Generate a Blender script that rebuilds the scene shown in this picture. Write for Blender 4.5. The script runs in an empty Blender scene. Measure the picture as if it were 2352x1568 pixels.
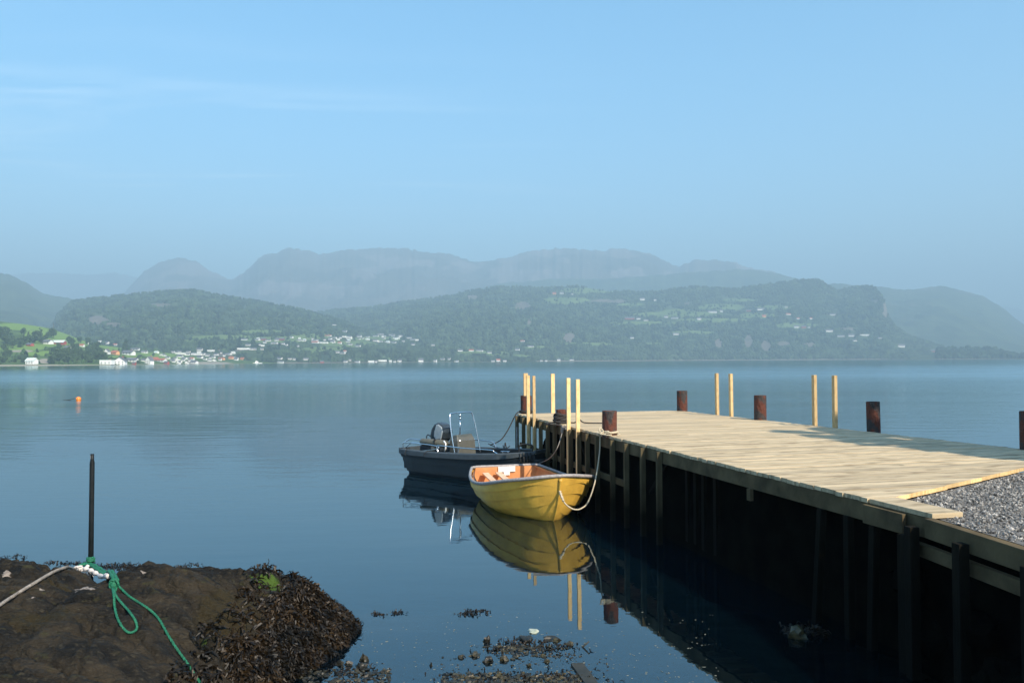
import bpy, bmesh, math, random
import numpy as np
from mathutils import Vector, Matrix, noise as mnoise
from mathutils.bvhtree import BVHTree

random.seed(7); rng = np.random.default_rng(7)
S = bpy.context.scene
C = S.collection
R = math.radians

# ------------------------------------------------------------------ camera
F = 1907.0                      # focal length for a picture 2352 wide
CAMZ = 3.15
PITCH = math.atan(44 / F); ROLL = 0.0052
cd = bpy.data.cameras.new('camera'); cam = bpy.data.objects.new('camera', cd); C.objects.link(cam)
cd.sensor_width = 36.0; cd.lens = 36.0 * F / 2352
cd.clip_start = 0.1; cd.clip_end = 60000
cam.location = (0, 0, CAMZ); cam.rotation_euler = (math.pi / 2 + PITCH, ROLL, 0)
S.camera = cam
S.render.resolution_x = 1024; S.render.resolution_y = 682
S.view_settings.view_transform = 'Standard'; S.view_settings.look = 'None'
S.view_settings.exposure = 1.22; S.view_settings.gamma = 1.0
# ------------------------------------------------------------------ sky
SUN_EL = R(39); SUN_AZ = math.atan2(0.615, -0.788)
w = bpy.data.worlds.new('World'); S.world = w; w.use_nodes = True
nt = w.node_tree; nt.nodes.clear()
def N(tree, typ, **kw):
    n = tree.nodes.new(typ)
    for k, v in kw.items(): setattr(n, k, v)
    return n
out = N(nt, 'ShaderNodeOutputWorld'); bg = N(nt, 'ShaderNodeBackground')
sky = N(nt, 'ShaderNodeTexSky', sky_type='NISHITA'); sky.sun_disc = False
sky.sun_elevation = SUN_EL; sky.sun_rotation = SUN_AZ
sky.air_density = 1.0; sky.dust_density = 0.8; sky.ozone_density = 2.0; sky.altitude = 0
bg.inputs['Strength'].default_value = 0.12
tc = N(nt, 'ShaderNodeTexCoord'); sep = N(nt, 'ShaderNodeSeparateXYZ')
nt.links.new(tc.outputs['Generated'], sep.inputs[0])
def M(tree, op, a, b=None, clamp=False):
    n = N(tree, 'ShaderNodeMath', operation=op); n.use_clamp = clamp
    for i, v in enumerate((a, b)):
        if v is None: continue
        if isinstance(v, (int, float)): n.inputs[i].default_value = v
        else: tree.links.new(v, n.inputs[i])
    return n.outputs[0]
zz = M(nt, 'MAXIMUM', sep.outputs['Z'], 0.03)
u = M(nt, 'DIVIDE', sep.outputs['X'], zz); v = M(nt, 'DIVIDE', sep.outputs['Y'], zz)
cmb = N(nt, 'ShaderNodeCombineXYZ'); nt.links.new(u, cmb.inputs[0]); nt.links.new(v, cmb.inputs[1])
mp = N(nt, 'ShaderNodeMapping'); mp.inputs['Rotation'].default_value = (0, 0, R(8)); mp.inputs['Scale'].default_value = (0.30, 1.3, 1)
nt.links.new(cmb.outputs[0], mp.inputs[0])
nz = N(nt, 'ShaderNodeTexNoise'); nz.inputs['Scale'].default_value = 1.5; nz.inputs['Detail'].default_value = 10; nz.inputs['Distortion'].default_value = 1.6
nt.links.new(mp.outputs[0], nz.inputs['Vector'])
mk = N(nt, 'ShaderNodeMapRange'); mk.inputs[1].default_value = 0.50; mk.inputs[2].default_value = 0.78; mk.inputs[4].default_value = 0.42
nt.links.new(nz.outputs[0], mk.inputs[0])
# thin cirrus lives low over the left part of the fjord
mx_ = N(nt, 'ShaderNodeMapRange'); mx_.inputs[1].default_value = 0.15; mx_.inputs[2].default_value = -0.35
nt.links.new(sep.outputs['X'], mx_.inputs[0])
mz_ = N(nt, 'ShaderNodeMapRange'); mz_.inputs[1].default_value = 0.36; mz_.inputs[2].default_value = 0.26
nt.links.new(sep.outputs['Z'], mz_.inputs[0])
mz2 = N(nt, 'ShaderNodeMapRange'); mz2.inputs[1].default_value = 0.12; mz2.inputs[2].default_value = 0.22
nt.links.new(sep.outputs['Z'], mz2.inputs[0])
cf = M(nt, 'MULTIPLY', M(nt, 'MULTIPLY', mk.outputs[0], mx_.outputs[0]), M(nt, 'MULTIPLY', mz_.outputs[0], mz2.outputs[0]))
mixc = N(nt, 'ShaderNodeMixRGB'); mixc.inputs[2].default_value = (6.2, 7.0, 7.8, 1)
hsv = N(nt, 'ShaderNodeHueSaturation'); hsv.inputs['Hue'].default_value = 0.487; hsv.inputs['Saturation'].default_value = 1.36; hsv.inputs['Value'].default_value = 1.03
nt.links.new(sky.outputs[0], hsv.inputs['Color'])
nt.links.new(hsv.outputs[0], mixc.inputs[1]); nt.links.new(cf, mixc.inputs[0])
nt.links.new(mixc.outputs[0], bg.inputs['Color']); nt.links.new(bg.outputs[0], out.inputs['Surface'])
# ------------------------------------------------------------------ sun
sd = bpy.data.lights.new('sun', 'SUN'); sun = bpy.data.objects.new('sun', sd); C.objects.link(sun)
sd.energy = 4.7; sd.angle = R(0.53); sd.color = (1.0, 0.89, 0.73)
sdir = Vector((math.sin(SUN_AZ) * math.cos(SUN_EL), math.cos(SUN_AZ) * math.cos(SUN_EL), math.sin(SUN_EL)))
sun.rotation_euler = sdir.to_track_quat('Z', 'Y').to_euler(); sun.location = (20, -20, 40)

# ------------------------------------------------------------------ picture <-> place
Rm = np.array(cam.rotation_euler.to_matrix())
def ray(px, py):
    v = Rm @ np.array([(px - 1176) / F, -(py - 784) / F, -1.0]); return v
def P(px, py, z=0.0):
    """point of the horizontal plane z seen at (px,py)"""
    r = ray(px, py); t = (z - CAMZ) / r[2]; return Vector((r[0] * t, r[1] * t, z))
def PD(px, py, d):
    r = ray(px, py); t = d / r[1]; return Vector((r[0] * t, d, CAMZ + r[2] * t))

# ------------------------------------------------------------------ numpy noise
_perm = rng.permutation(512).astype(np.int64)
def vnoise(x, y, z=0):
    xi = np.floor(x).astype(np.int64); yi = np.floor(y).astype(np.int64)
    xf = x - xi; yf = y - yi
    u = xf * xf * xf * (xf * (xf * 6 - 15) + 10); v = yf * yf * yf * (yf * (yf * 6 - 15) + 10)
    def h(a, b): return _perm[(_perm[(a + z * 57) & 511] + b) & 511] / 255.5 - 1.0
    return (h(xi, yi) * (1 - u) + h(xi + 1, yi) * u) * (1 - v) + (h(xi, yi + 1) * (1 - u) + h(xi + 1, yi + 1) * u) * v
def fbm(x, y, o=5, z=0, g=0.5):
    s = 0; a = 1.0; n = 0
    for i in range(o):
        s = s + a * vnoise(x * 2 ** i + 17.3 * i, y * 2 ** i - 9.1 * i, z + i); n += a; a *= g
    return s / n

# ------------------------------------------------------------------ materials
def mat(name, col, rough=0.7, col2=None, scale=5.0, stretch=(1, 1, 1), bump=0.0, bscale=None, metallic=0.0, spec=0.5, attr=None, attr_amt=0.3, detail=6, lo=0.35, hi=0.65, bdist=0.02):
    m = bpy.data.materials.new(name); m.use_nodes = True; t = m.node_tree
    b = t.nodes['Principled BSDF']; b.inputs['Roughness'].default_value = rough; b.inputs['Metallic'].default_value = metallic
    b.inputs['Specular IOR Level'].default_value = spec
    tcn = N(t, 'ShaderNodeTexCoord'); mpn = N(t, 'ShaderNodeMapping'); mpn.inputs['Scale'].default_value = stretch
    t.links.new(tcn.outputs['Object'], mpn.inputs[0])
    nn = N(t, 'ShaderNodeTexNoise'); nn.inputs['Scale'].default_value = scale; nn.inputs['Detail'].default_value = detail
    t.links.new(mpn.outputs[0], nn.inputs['Vector'])
    mr = N(t, 'ShaderNodeMapRange'); mr.inputs[1].default_value = lo; mr.inputs[2].default_value = hi
    t.links.new(nn.outputs[0], mr.inputs[0])
    mxn = N(t, 'ShaderNodeMixRGB'); mxn.inputs[1].default_value = (*col, 1)
    mxn.inputs[2].default_value = (*(col2 or [c * 0.7 for c in col]), 1)
    t.links.new(mr.outputs[0], mxn.inputs[0]); last = mxn.outputs[0]
    if attr:
        at = N(t, 'ShaderNodeAttribute', attribute_name=attr)
        mr2 = N(t, 'ShaderNodeMapRange'); mr2.inputs[3].default_value = 1 - attr_amt; mr2.inputs[4].default_value = 1 + attr_amt
        t.links.new(at.outputs['Fac'], mr2.inputs[0])
        hv = N(t, 'ShaderNodeHueSaturation'); t.links.new(last, hv.inputs['Color']); t.links.new(mr2.outputs[0], hv.inputs['Value'])
        last = hv.outputs[0]
    t.links.new(last, b.inputs['Base Color'])
    if bump:
        bn = N(t, 'ShaderNodeBump'); bn.inputs['Strength'].default_value = bump; bn.inputs['Distance'].default_value = bdist
        n2 = N(t, 'ShaderNodeTexNoise'); n2.inputs['Scale'].default_value = bscale or scale * 3; n2.inputs['Detail'].default_value = 6
        t.links.new(mpn.outputs[0], n2.inputs['Vector']); t.links.new(n2.outputs[0], bn.inputs['Height']); t.links.new(bn.outputs[0], b.inputs['Normal'])
    return m
MT = {}
MT['deck'] = mat('deck_wood', (0.58, 0.45, 0.28), 0.8, (0.43, 0.33, 0.20), 2.2, (0.5, 8, 8), 0.25, 12, attr='rnd', attr_amt=0.20)
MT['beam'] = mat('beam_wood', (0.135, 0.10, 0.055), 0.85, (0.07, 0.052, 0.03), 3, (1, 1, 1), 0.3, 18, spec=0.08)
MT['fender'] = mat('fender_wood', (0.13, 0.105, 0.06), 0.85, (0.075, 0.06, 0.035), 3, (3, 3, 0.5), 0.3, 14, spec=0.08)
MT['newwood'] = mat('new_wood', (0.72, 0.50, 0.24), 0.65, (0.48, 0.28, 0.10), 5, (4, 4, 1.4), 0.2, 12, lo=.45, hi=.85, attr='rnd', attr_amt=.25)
MT['rust'] = mat('rusty_steel', (0.11, 0.036, 0.022), 0.75, (0.05, 0.042, 0.040), 6, (1, 1, 0.6), 0.8, 22, spec=0.3, lo=0.46, hi=0.54, bdist=.05)
MT['yellow'] = mat('yellow_gelcoat', (0.74, 0.44, 0.07), 0.40, (0.58, 0.34, 0.055), 4, bump=0.2, bscale=26)
MT['orange'] = mat('orange_gelcoat', (0.66, 0.30, 0.12), 0.5, (0.52, 0.22, 0.08), 4, bump=0.05, bscale=10)
MT['rim'] = mat('grey_rubber', (0.36, 0.33, 0.32), 0.6, (0.24, 0.22, 0.215), 22)
MT['white'] = mat('white_paint', (0.8, 0.79, 0.76), 0.35, (0.72, 0.71, 0.68), 3)
MT['plank'] = mat('pale_plank', (0.75, 0.52, 0.34), 0.6, (0.62, 0.40, 0.25), 5)
MT['hull'] = mat('charcoal_hull', (0.014, 0.020, 0.026), 0.45, (0.010, 0.015, 0.02), 5, bump=0.05, bscale=60)
MT['hulltop'] = mat('grey_gunwale', (0.055, 0.068, 0.078), 0.5, (0.044, 0.055, 0.062), 8, bump=0.05, bscale=60)
MT['console'] = mat('console_plastic', (0.10, 0.10, 0.085), 0.45, (0.08, 0.08, 0.07), 6)
MT['motor'] = mat('motor_cowl', (0.035, 0.045, 0.055), 0.25, (0.03, 0.038, 0.046), 6)
MT['motorpanel'] = mat('motor_panel', (0.36, 0.40, 0.42), 0.25, (0.30, 0.34, 0.36), 6)
MT['steel'] = mat('bright_steel', (0.75, 0.76, 0.78), 0.18, (0.7, 0.7, 0.72), 6, metallic=1.0)
MT['black'] = mat('black_rubber', (0.012, 0.013, 0.014), 0.6, (0.02, 0.02, 0.02), 10)
MT['seatpad'] = mat('seat_vinyl', (0.13, 0.12, 0.085), 0.5, (0.10, 0.09, 0.065), 8)
MT['red'] = mat('red_plastic', (0.5, 0.02, 0.02), 0.4)
MT['rope'] = mat('cream_rope', (0.62, 0.53, 0.38), 0.8, (0.42, 0.35, 0.24), 60, bump=0.6, bscale=90)
MT['ropegrey'] = mat('grey_rope', (0.30, 0.27, 0.24), 0.85, (0.17, 0.15, 0.13), 45, bump=0.6, bscale=90)
MT['ropeblk'] = mat('black_rope', (0.022, 0.020, 0.020), 0.8, (0.04, 0.035, 0.03), 60, bump=0.6, bscale=90)
MT['ropegrn'] = mat('green_rope', (0.012, 0.19, 0.10), 0.6, (0.008, 0.10, 0.05), 60, bump=0.8, bscale=80)
MT['ropewht'] = mat('white_rope', (0.8, 0.74, 0.68), 0.8, (0.6, 0.52, 0.46), 50, bump=0.6, bscale=80)
MT['pole'] = mat('black_pole', (0.006, 0.009, 0.010), 0.5, (0.012, 0.014, 0.015), 9, bump=0.2, spec=0.25)
MT['buoy'] = mat('orange_buoy', (0.85, 0.25, 0.03), 0.35, (0.75, 0.2, 0.03), 6)
MT['stone'] = mat('wet_stone', (0.050, 0.036, 0.012), 0.42, (0.016, 0.017, 0.009), 30, bump=0.3, attr='rnd', attr_amt=0.9)
MT['gravel'] = mat('gravel_ground', (0.20, 0.19, 0.175), 0.95, (0.08, 0.078, 0.075), 45, bump=0.7, bscale=60)
MT['pebble'] = mat('pebble', (0.33, 0.305, 0.275), 0.85, (0.17, 0.16, 0.145), 20, attr='rnd', attr_amt=0.95)
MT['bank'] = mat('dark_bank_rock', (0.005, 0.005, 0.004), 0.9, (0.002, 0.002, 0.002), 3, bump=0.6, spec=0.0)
MT['driftwood'] = mat('dark_driftwood', (0.035, 0.032, 0.022), 0.6, (0.02, 0.02, 0.014), 6)
MT['bits'] = mat('pale_bits', (0.22, 0.22, 0.17), 0.6, (0.10, 0.11, 0.08), 12)
MT['shell'] = mat('pale_shell', (0.42, 0.44, 0.36), 0.5, (0.30, 0.33, 0.25), 12)
MT['hwall'] = mat('white_house_wall', (0.86, 0.85, 0.80), 0.6, (0.8, 0.79, 0.74), 0.3)
MT['hred'] = mat('red_house_wall', (0.42, 0.07, 0.05), 0.6, (0.34, 0.06, 0.05), 0.3)
MT['horange'] = mat('ochre_house_wall', (0.82, 0.42, 0.18), 0.6, (0.7, 0.36, 0.16), 0.3)
MT['rgrey'] = mat('slate_roof', (0.15, 0.15, 0.16), 0.6, (0.1, 0.1, 0.11), 0.4)
MT['rred'] = mat('tile_roof', (0.42, 0.13, 0.07), 0.7, (0.33, 0.1, 0.06), 0.4)
MT['rpale'] = mat('pale_roof', (0.7, 0.78, 0.72), 0.5, (0.6, 0.7, 0.65), 0.4)
MT['glass_dark'] = mat('window_glass', (0.05, 0.07, 0.09), 0.1)
MT['leaf'] = mat('leaf', (0.045, 0.085, 0.022), 0.7, (0.025, 0.05, 0.015), 1.2, attr='rnd', attr_amt=0.5)
MT['bark'] = mat('bark', (0.12, 0.09, 0.06), 0.9, (0.07, 0.05, 0.035), 6, bump=0.4)
MT['weed'] = mat('bladder_wrack', (0.026, 0.015, 0.005), 0.5, (0.008, 0.0055, 0.002), 2.5, attr='rnd', attr_amt=0.9, spec=0.3, lo=.45, hi=.6)

def stains(m, col):
    t = m.node_tree; b = t.nodes['Principled BSDF']; l = b.inputs['Base Color'].links[0].from_socket
    tcn = N(t, 'ShaderNodeTexCoord'); mp = N(t, 'ShaderNodeMapping'); mp.inputs['Scale'].default_value = (1.8, 7.5, 1); t.links.new(tcn.outputs['Object'], mp.inputs[0])
    n = N(t, 'ShaderNodeTexNoise'); n.inputs['Scale'].default_value = 1.2; n.inputs['Detail'].default_value = 5; t.links.new(mp.outputs[0], n.inputs['Vector'])
    sp = N(t, 'ShaderNodeSeparateXYZ'); t.links.new(tcn.outputs['Object'], sp.inputs[0])
    g = N(t, 'ShaderNodeMapRange'); g.inputs[1].default_value = -4.5; g.inputs[2].default_value = -9.5; t.links.new(sp.outputs['Y'], g.inputs[0])
    k = N(t, 'ShaderNodeMapRange'); k.inputs[1].default_value = .52; k.inputs[2].default_value = .64; t.links.new(n.outputs[0], k.inputs[0])
    x = N(t, 'ShaderNodeMixRGB'); t.links.new(M(t, 'MULTIPLY', M(t, 'MULTIPLY', k.outputs[0], g.outputs[0]), .6), x.inputs[0]); t.links.new(l, x.inputs[1]); x.inputs[2].default_value = (*col, 1); t.links.new(x.outputs[0], b.inputs['Base Color'])
stains(MT['deck'], (.17, .12, .06))
def wet_shade(m, col, z0, z1):  # darkens wood downwards: wet tide zone plus dock shade painted into the colour
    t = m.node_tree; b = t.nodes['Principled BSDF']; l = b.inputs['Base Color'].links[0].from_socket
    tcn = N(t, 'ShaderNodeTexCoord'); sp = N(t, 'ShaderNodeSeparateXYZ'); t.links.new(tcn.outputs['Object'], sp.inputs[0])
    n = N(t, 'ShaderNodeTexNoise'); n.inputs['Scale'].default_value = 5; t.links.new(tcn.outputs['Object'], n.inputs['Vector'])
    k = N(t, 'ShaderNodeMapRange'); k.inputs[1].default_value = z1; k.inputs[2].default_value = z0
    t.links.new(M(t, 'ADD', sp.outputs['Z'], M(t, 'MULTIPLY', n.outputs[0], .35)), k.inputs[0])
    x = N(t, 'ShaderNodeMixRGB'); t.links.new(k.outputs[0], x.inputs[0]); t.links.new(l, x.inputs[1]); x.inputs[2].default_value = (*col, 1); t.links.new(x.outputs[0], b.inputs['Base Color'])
wet_shade(MT['fender'], (0.012, 0.010, 0.006), .55, 1.15)
MT['pilewood'] = mat('dark_pile_wood', (0.015, 0.013, 0.009), 0.9, (0.008, 0.007, 0.005), 3, (3, 3, 0.5), 0.3, 14, spec=0.08); wet_shade(MT['pilewood'], (0.004, 0.004, 0.003), .95, 1.55)  # fade starts high on the piles, painting in the gloom below the deck
def glassmat():
    m = bpy.data.materials.new('clear_windscreen'); m.use_nodes = True; t = m.node_tree; t.nodes.clear()
    o = N(t, 'ShaderNodeOutputMaterial'); mx = N(t, 'ShaderNodeMixShader'); tr = N(t, 'ShaderNodeBsdfTransparent'); gl = N(t, 'ShaderNodeBsdfGlossy')
    tr.inputs[0].default_value = (0.95, 0.97, 0.98, 1); gl.inputs['Roughness'].default_value = 0.03
    mx.inputs[0].default_value = 0.03; t.links.new(tr.outputs[0], mx.inputs[1]); t.links.new(gl.outputs[0], mx.inputs[2]); t.links.new(mx.outputs[0], o.inputs[0])
    return m
MT['screen'] = glassmat()

# ------------------------------------------------------------------ mesh helpers
class MB:
    def __init__(s): s.v = []; s.f = []; s.mi = []; s.a = []
    def add(s, vs, fs, mi=0, a=0.5):
        o = len(s.v); s.v += [tuple(q) for q in vs]; s.a += [a] * len(vs)
        s.f += [tuple(i + o for i in f) for f in fs]; s.mi += [mi] * len(fs)
    def box(s, c, size, rz=0, mi=0, a=0.5, rot=None, taper=1.0):
        hx, hy, hz = [q / 2 for q in size]
        m = rot if rot is not None else Matrix.Rotation(rz, 3, 'Z')
        vs = []
        for z in (-1, 1):
            k = 1 if z < 0 else taper
            for x, y in ((-1, -1), (1, -1), (1, 1), (-1, 1)):
                vs.append(Vector(c) + m @ Vector((x * hx * k, y * hy * k, z * hz)))
        s.add(vs, [(3, 2, 1, 0), (4, 5, 6, 7), (0, 1, 5, 4), (1, 2, 6, 5), (2, 3, 7, 6), (3, 0, 4, 7)], mi, a)
    def tube(s, pts, r, n=8, closed=False, mi=0, a=0.5, cap=True):
        pts = [Vector(p) for p in pts]; k = len(pts); rings = []
        up = Vector((0, 0, 1)); prev = None
        for i, p in enumerate(pts):
            if closed: t = pts[(i + 1) % k] - pts[i - 1]
            else: t = pts[min(i + 1, k - 1)] - pts[max(i - 1, 0)]
            if t.length < 1e-9: t = Vector((0, 0, 1))
            t.normalize()
            if prev is None:
                x = t.cross(up)
                if x.length < 0.05: x = t.cross(Vector((0, 1, 0)))
            else: x = prev - t * prev.dot(t)
            x.normalize(); prev = x; y = t.cross(x)
            rr = r[i] if isinstance(r, (list, tuple)) else r
            rings.append([p + (x * math.cos(q) + y * math.sin(q)) * rr for q in [2 * math.pi * j / n for j in range(n)]])
        vs = [q for ring in rings for q in ring]; fs = []
        for i in range(k if closed else k - 1):
            A = i * n; B = ((i + 1) % k) * n
            for j in range(n): fs.append((A + j, A + (j + 1) % n, B + (j + 1) % n, B + j))
        if cap and not closed: fs.append(tuple(range(n))[::-1]); fs.append(tuple((k - 1) * n + j for j in range(n)))
        s.add(vs, fs, mi, a)
    def grid(s, G, mi=0, a=0.5, closed=False):
        h = len(G); wd = len(G[0]); vs = [q for r in G for q in r]; fs = []
        for i in range(h - 1):
            for j in range(wd if closed else wd - 1):
                k = (j + 1) % wd; fs.append((i * wd + j, i * wd + k, (i + 1) * wd + k, (i + 1) * wd + j))
        s.add(vs, fs, mi, a)
    def lathe(s, prof, c=(0, 0, 0), n=16, mi=0, a=0.5):
        G = [[(c[0] + r * math.cos(q), c[1] + r * math.sin(q), c[2] + z) for q in [2 * math.pi * j / n for j in range(n)]] for r, z in prof]
        s.grid(G, mi, a, True)
        o = len(s.v)
    def blob(s, c, size, seed=0, sub=1, rough=0.25, mi=0, a=0.5, rz=0, flat=0.0):
        bm = bmesh.new(); bmesh.ops.create_icosphere(bm, subdivisions=sub, radius=1)
        cr, sr = math.cos(rz), math.sin(rz); vs = []
        for q in bm.verts:
            k = 1 + rough * mnoise.noise(q.co * 1.3 + Vector((seed * 3.1, seed * 1.7, seed)))*1.6
            x, y, z = q.co.x * k * size[0], q.co.y * k * size[1], q.co.z * k * size[2]
            if flat and z < 0: z *= flat
            vs.append((c[0] + x * cr - y * sr, c[1] + x * sr + y * cr, c[2] + z))
        s.add(vs, [[e.index for e in f.verts] for f in bm.faces], mi, a); bm.free()
    def build(s, name, m, parent=None, smooth=False, bevel=0, loc=None):
        me = bpy.data.meshes.new(name); me.from_pydata([tuple(q) for q in s.v], [], s.f); me.update()
        for q in (m if isinstance(m, (list, tuple)) else [m]): me.materials.append(q)
        if any(s.mi): me.polygons.foreach_set('material_index', s.mi)
        at = me.attributes.new('rnd', 'FLOAT', 'POINT'); at.data.foreach_set('value', s.a)
        if smooth: me.polygons.foreach_set('use_smooth', [True] * len(s.f))
        me.update()
        o = bpy.data.objects.new(name, me); C.objects.link(o)
        if parent is not None: o.parent = parent
        if loc is not None: o.location = loc
        if bevel:
            b = o.modifiers.new('bevel', 'BEVEL'); b.width = bevel; b.segments = 2; b.limit_method = 'ANGLE'
        return o
def npmesh(name, V, Fc, mats, attrs=None, smooth=True, parent=None):
    """V (n,3), Fc (m,3|4) int arrays"""
    me = bpy.data.meshes.new(name); n = len(V); m, k = Fc.shape
    me.vertices.add(n); me.vertices.foreach_set('co', np.asarray(V, np.float32).ravel())
    me.loops.add(m * k); me.loops.foreach_set('vertex_index', Fc.astype(np.int32).ravel())
    me.polygons.add(m); me.polygons.foreach_set('loop_start', np.arange(0, m * k, k, dtype=np.int32))
    try: me.polygons.foreach_set('loop_total', np.full(m, k, np.int32))
    except Exception: pass
    me.polygons.foreach_set('use_smooth', np.full(m, smooth))
    for q in (mats if isinstance(mats, (list, tuple)) else [mats]): me.materials.append(q)
    for an, av in (attrs or {}).items():
        at = me.attributes.new(an, 'FLOAT', 'POINT'); at.data.foreach_set('value', np.asarray(av, np.float32).ravel())
    me.update(calc_edges=True); me.validate()
    o = bpy.data.objects.new(name, me); C.objects.link(o)
    if parent is not None: o.parent = parent
    return o
def gridfaces(h, wd):
    i, j = np.meshgrid(np.arange(h - 1), np.arange(wd - 1), indexing='ij'); a = (i * wd + j).ravel()
    return np.stack([a, a + 1, a + wd + 1, a + wd], 1)
def tag(o, label=None, cat=None, group=None, kind=None):
    if label: o['label'] = label
    if cat: o['category'] = cat
    if group: o['group'] = group
    if kind: o['kind'] = kind
    return o
def empty(name, loc, rz=0):
    o = bpy.data.objects.new(name, None); C.objects.link(o); o.location = loc; o.rotation_euler = (0, 0, rz); o.empty_display_size = 0.2; return o
def spline(pts, n=40):
    pts = [Vector(p) for p in pts]; k = len(pts); res = []
    for i in range(n):
        t = i / (n - 1) * (k - 1); a = min(int(t), k - 2); f = t - a
        p0 = pts[max(a - 1, 0)]; p1 = pts[a]; p2 = pts[a + 1]; p3 = pts[min(a + 2, k - 1)]
        res.append(0.5 * ((2 * p1) + (p2 - p0) * f + (2 * p0 - 5 * p1 + 4 * p2 - p3) * f * f + (3 * p1 - p0 - 3 * p2 + p3) * f ** 3))
    return res
def ip(x, tab):
    return np.interp(x, [t[0] for t in tab], [t[1] for t in tab])

# ================================================================== WATER
def water_mat():
    m = bpy.data.materials.new('fjord_water'); m.use_nodes = True; t = m.node_tree; t.nodes.clear()
    o = N(t, 'ShaderNodeOutputMaterial'); gl = N(t, 'ShaderNodeBsdfGlossy'); gl.inputs['Roughness'].default_value = 0.015
    gl.inputs['Color'].default_value = (0.84, 0.96, 1.0, 1)
    tr = N(t, 'ShaderNodeBsdfTransparent'); tr.inputs[0].default_value = (0.45, 0.55, 0.55, 1)
    df = N(t, 'ShaderNodeBsdfDiffuse'); df.inputs[0].default_value = (0.001, 0.006, 0.011, 1)
    mx1 = N(t, 'ShaderNodeMixShader'); mx2 = N(t, 'ShaderNodeMixShader')
    fr = N(t, 'ShaderNodeFresnel'); fr.inputs['IOR'].default_value = 1.85
    tcn = N(t, 'ShaderNodeTexCoord')
    def wave(sc, st, rot, det):
        mp = N(t, 'ShaderNodeMapping'); mp.inputs['Scale'].default_value = st; mp.inputs['Rotation'].default_value = (0, 0, rot)
        t.links.new(tcn.outputs['Object'], mp.inputs[0])
        n = N(t, 'ShaderNodeTexNoise'); n.inputs['Scale'].default_value = sc; n.inputs['Detail'].default_value = det; n.inputs['Roughness'].default_value = 0.5
        t.links.new(mp.outputs[0], n.inputs['Vector']); return n.outputs[0]
    a = wave(1.1, (0.35, 1, 1), R(4), 3); b = wave(9.0, (0.4, 1, 1), R(-6), 2); c = wave(0.06, (0.25, 1.2, 1), R(3), 3)
    # calm by the shore, ripple field farther out
    sp = N(t, 'ShaderNodeSeparateXYZ'); t.links.new(tcn.outputs['Object'], sp.inputs[0])
    far = N(t, 'ShaderNodeMapRange'); far.inputs[1].default_value = 12; far.inputs[2].default_value = 60; far.inputs[3].default_value = 0.10; far.inputs[4].default_value = 1.0
    t.links.new(sp.outputs['Y'], far.inputs[0])
    patch = N(t, 'ShaderNodeMapRange'); patch.inputs[1].default_value = 0.38; patch.inputs[2].default_value = 0.62; patch.inputs[3].default_value = 0.35
    t.links.new(c, patch.inputs[0])
    f2 = N(t, 'ShaderNodeMapRange'); f2.inputs[1].default_value = 60; f2.inputs[2].default_value = 260; f2.inputs[3].default_value = 1.0; f2.inputs[4].default_value = 3.2; t.links.new(sp.outputs['Y'], f2.inputs[0])
    f3 = N(t, 'ShaderNodeMapRange'); f3.inputs[1].default_value = 220; f3.inputs[2].default_value = 450; f3.inputs[3].default_value = 1.0; f3.inputs[4].default_value = 0.35; t.links.new(sp.outputs['Y'], f3.inputs[0])
    amp = M(t, 'MULTIPLY', M(t, 'MULTIPLY', far.outputs[0], patch.outputs[0]), M(t, 'MULTIPLY', f2.outputs[0], f3.outputs[0]))
    h = M(t, 'ADD', M(t, 'MULTIPLY', a, 0.055), M(t, 'MULTIPLY', b, 0.0045))
    h = M(t, 'MULTIPLY', h, amp)
    bp = N(t, 'ShaderNodeBump'); bp.inputs['Strength'].default_value = 1.0; bp.inputs['Distance'].default_value = 1.0
    t.links.new(h, bp.inputs['Height'])
    for q in (gl, fr): t.links.new(bp.outputs[0], q.inputs['Normal'])
    ro = N(t, 'ShaderNodeMapRange'); ro.inputs[1].default_value = 30; ro.inputs[2].default_value = 150; ro.inputs[3].default_value = .012; ro.inputs[4].default_value = .15; t.links.new(sp.outputs['Y'], ro.inputs[0])
    ro2 = N(t, 'ShaderNodeMapRange'); ro2.inputs[1].default_value = 200; ro2.inputs[2].default_value = 480; ro2.inputs[3].default_value = 1; ro2.inputs[4].default_value = .35; t.links.new(sp.outputs['Y'], ro2.inputs[0])
    t.links.new(M(t, 'MULTIPLY', ro.outputs[0], ro2.outputs[0]), gl.inputs['Roughness'])
    dep = N(t, 'ShaderNodeMapRange'); dep.inputs[1].default_value = 8.0; dep.inputs[2].default_value = 15.0; dep.inputs[3].default_value = 0.35; dep.inputs[4].default_value = 1.0
    t.links.new(sp.outputs['Y'], dep.inputs[0])
    t.links.new(dep.outputs[0], mx1.inputs[0]); t.links.new(tr.outputs[0], mx1.inputs[1]); t.links.new(df.outputs[0], mx1.inputs[2])
    t.links.new(fr.outputs[0], mx2.inputs[0]); t.links.new(mx1.outputs[0], mx2.inputs[1]); t.links.new(gl.outputs[0], mx2.inputs[2])
    t.links.new(mx2.outputs[0], o.inputs['Surface']); return m
b = MB(); b.add([(-14500, -60, 0), (14500, -60, 0), (14500, 12500, 0), (-14500, 12500, 0)], [(0, 1, 2, 3)])
water = b.build('water', water_mat()); tag(water, 'calm blue fjord water with faint ripples', 'water', kind='structure')

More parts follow.
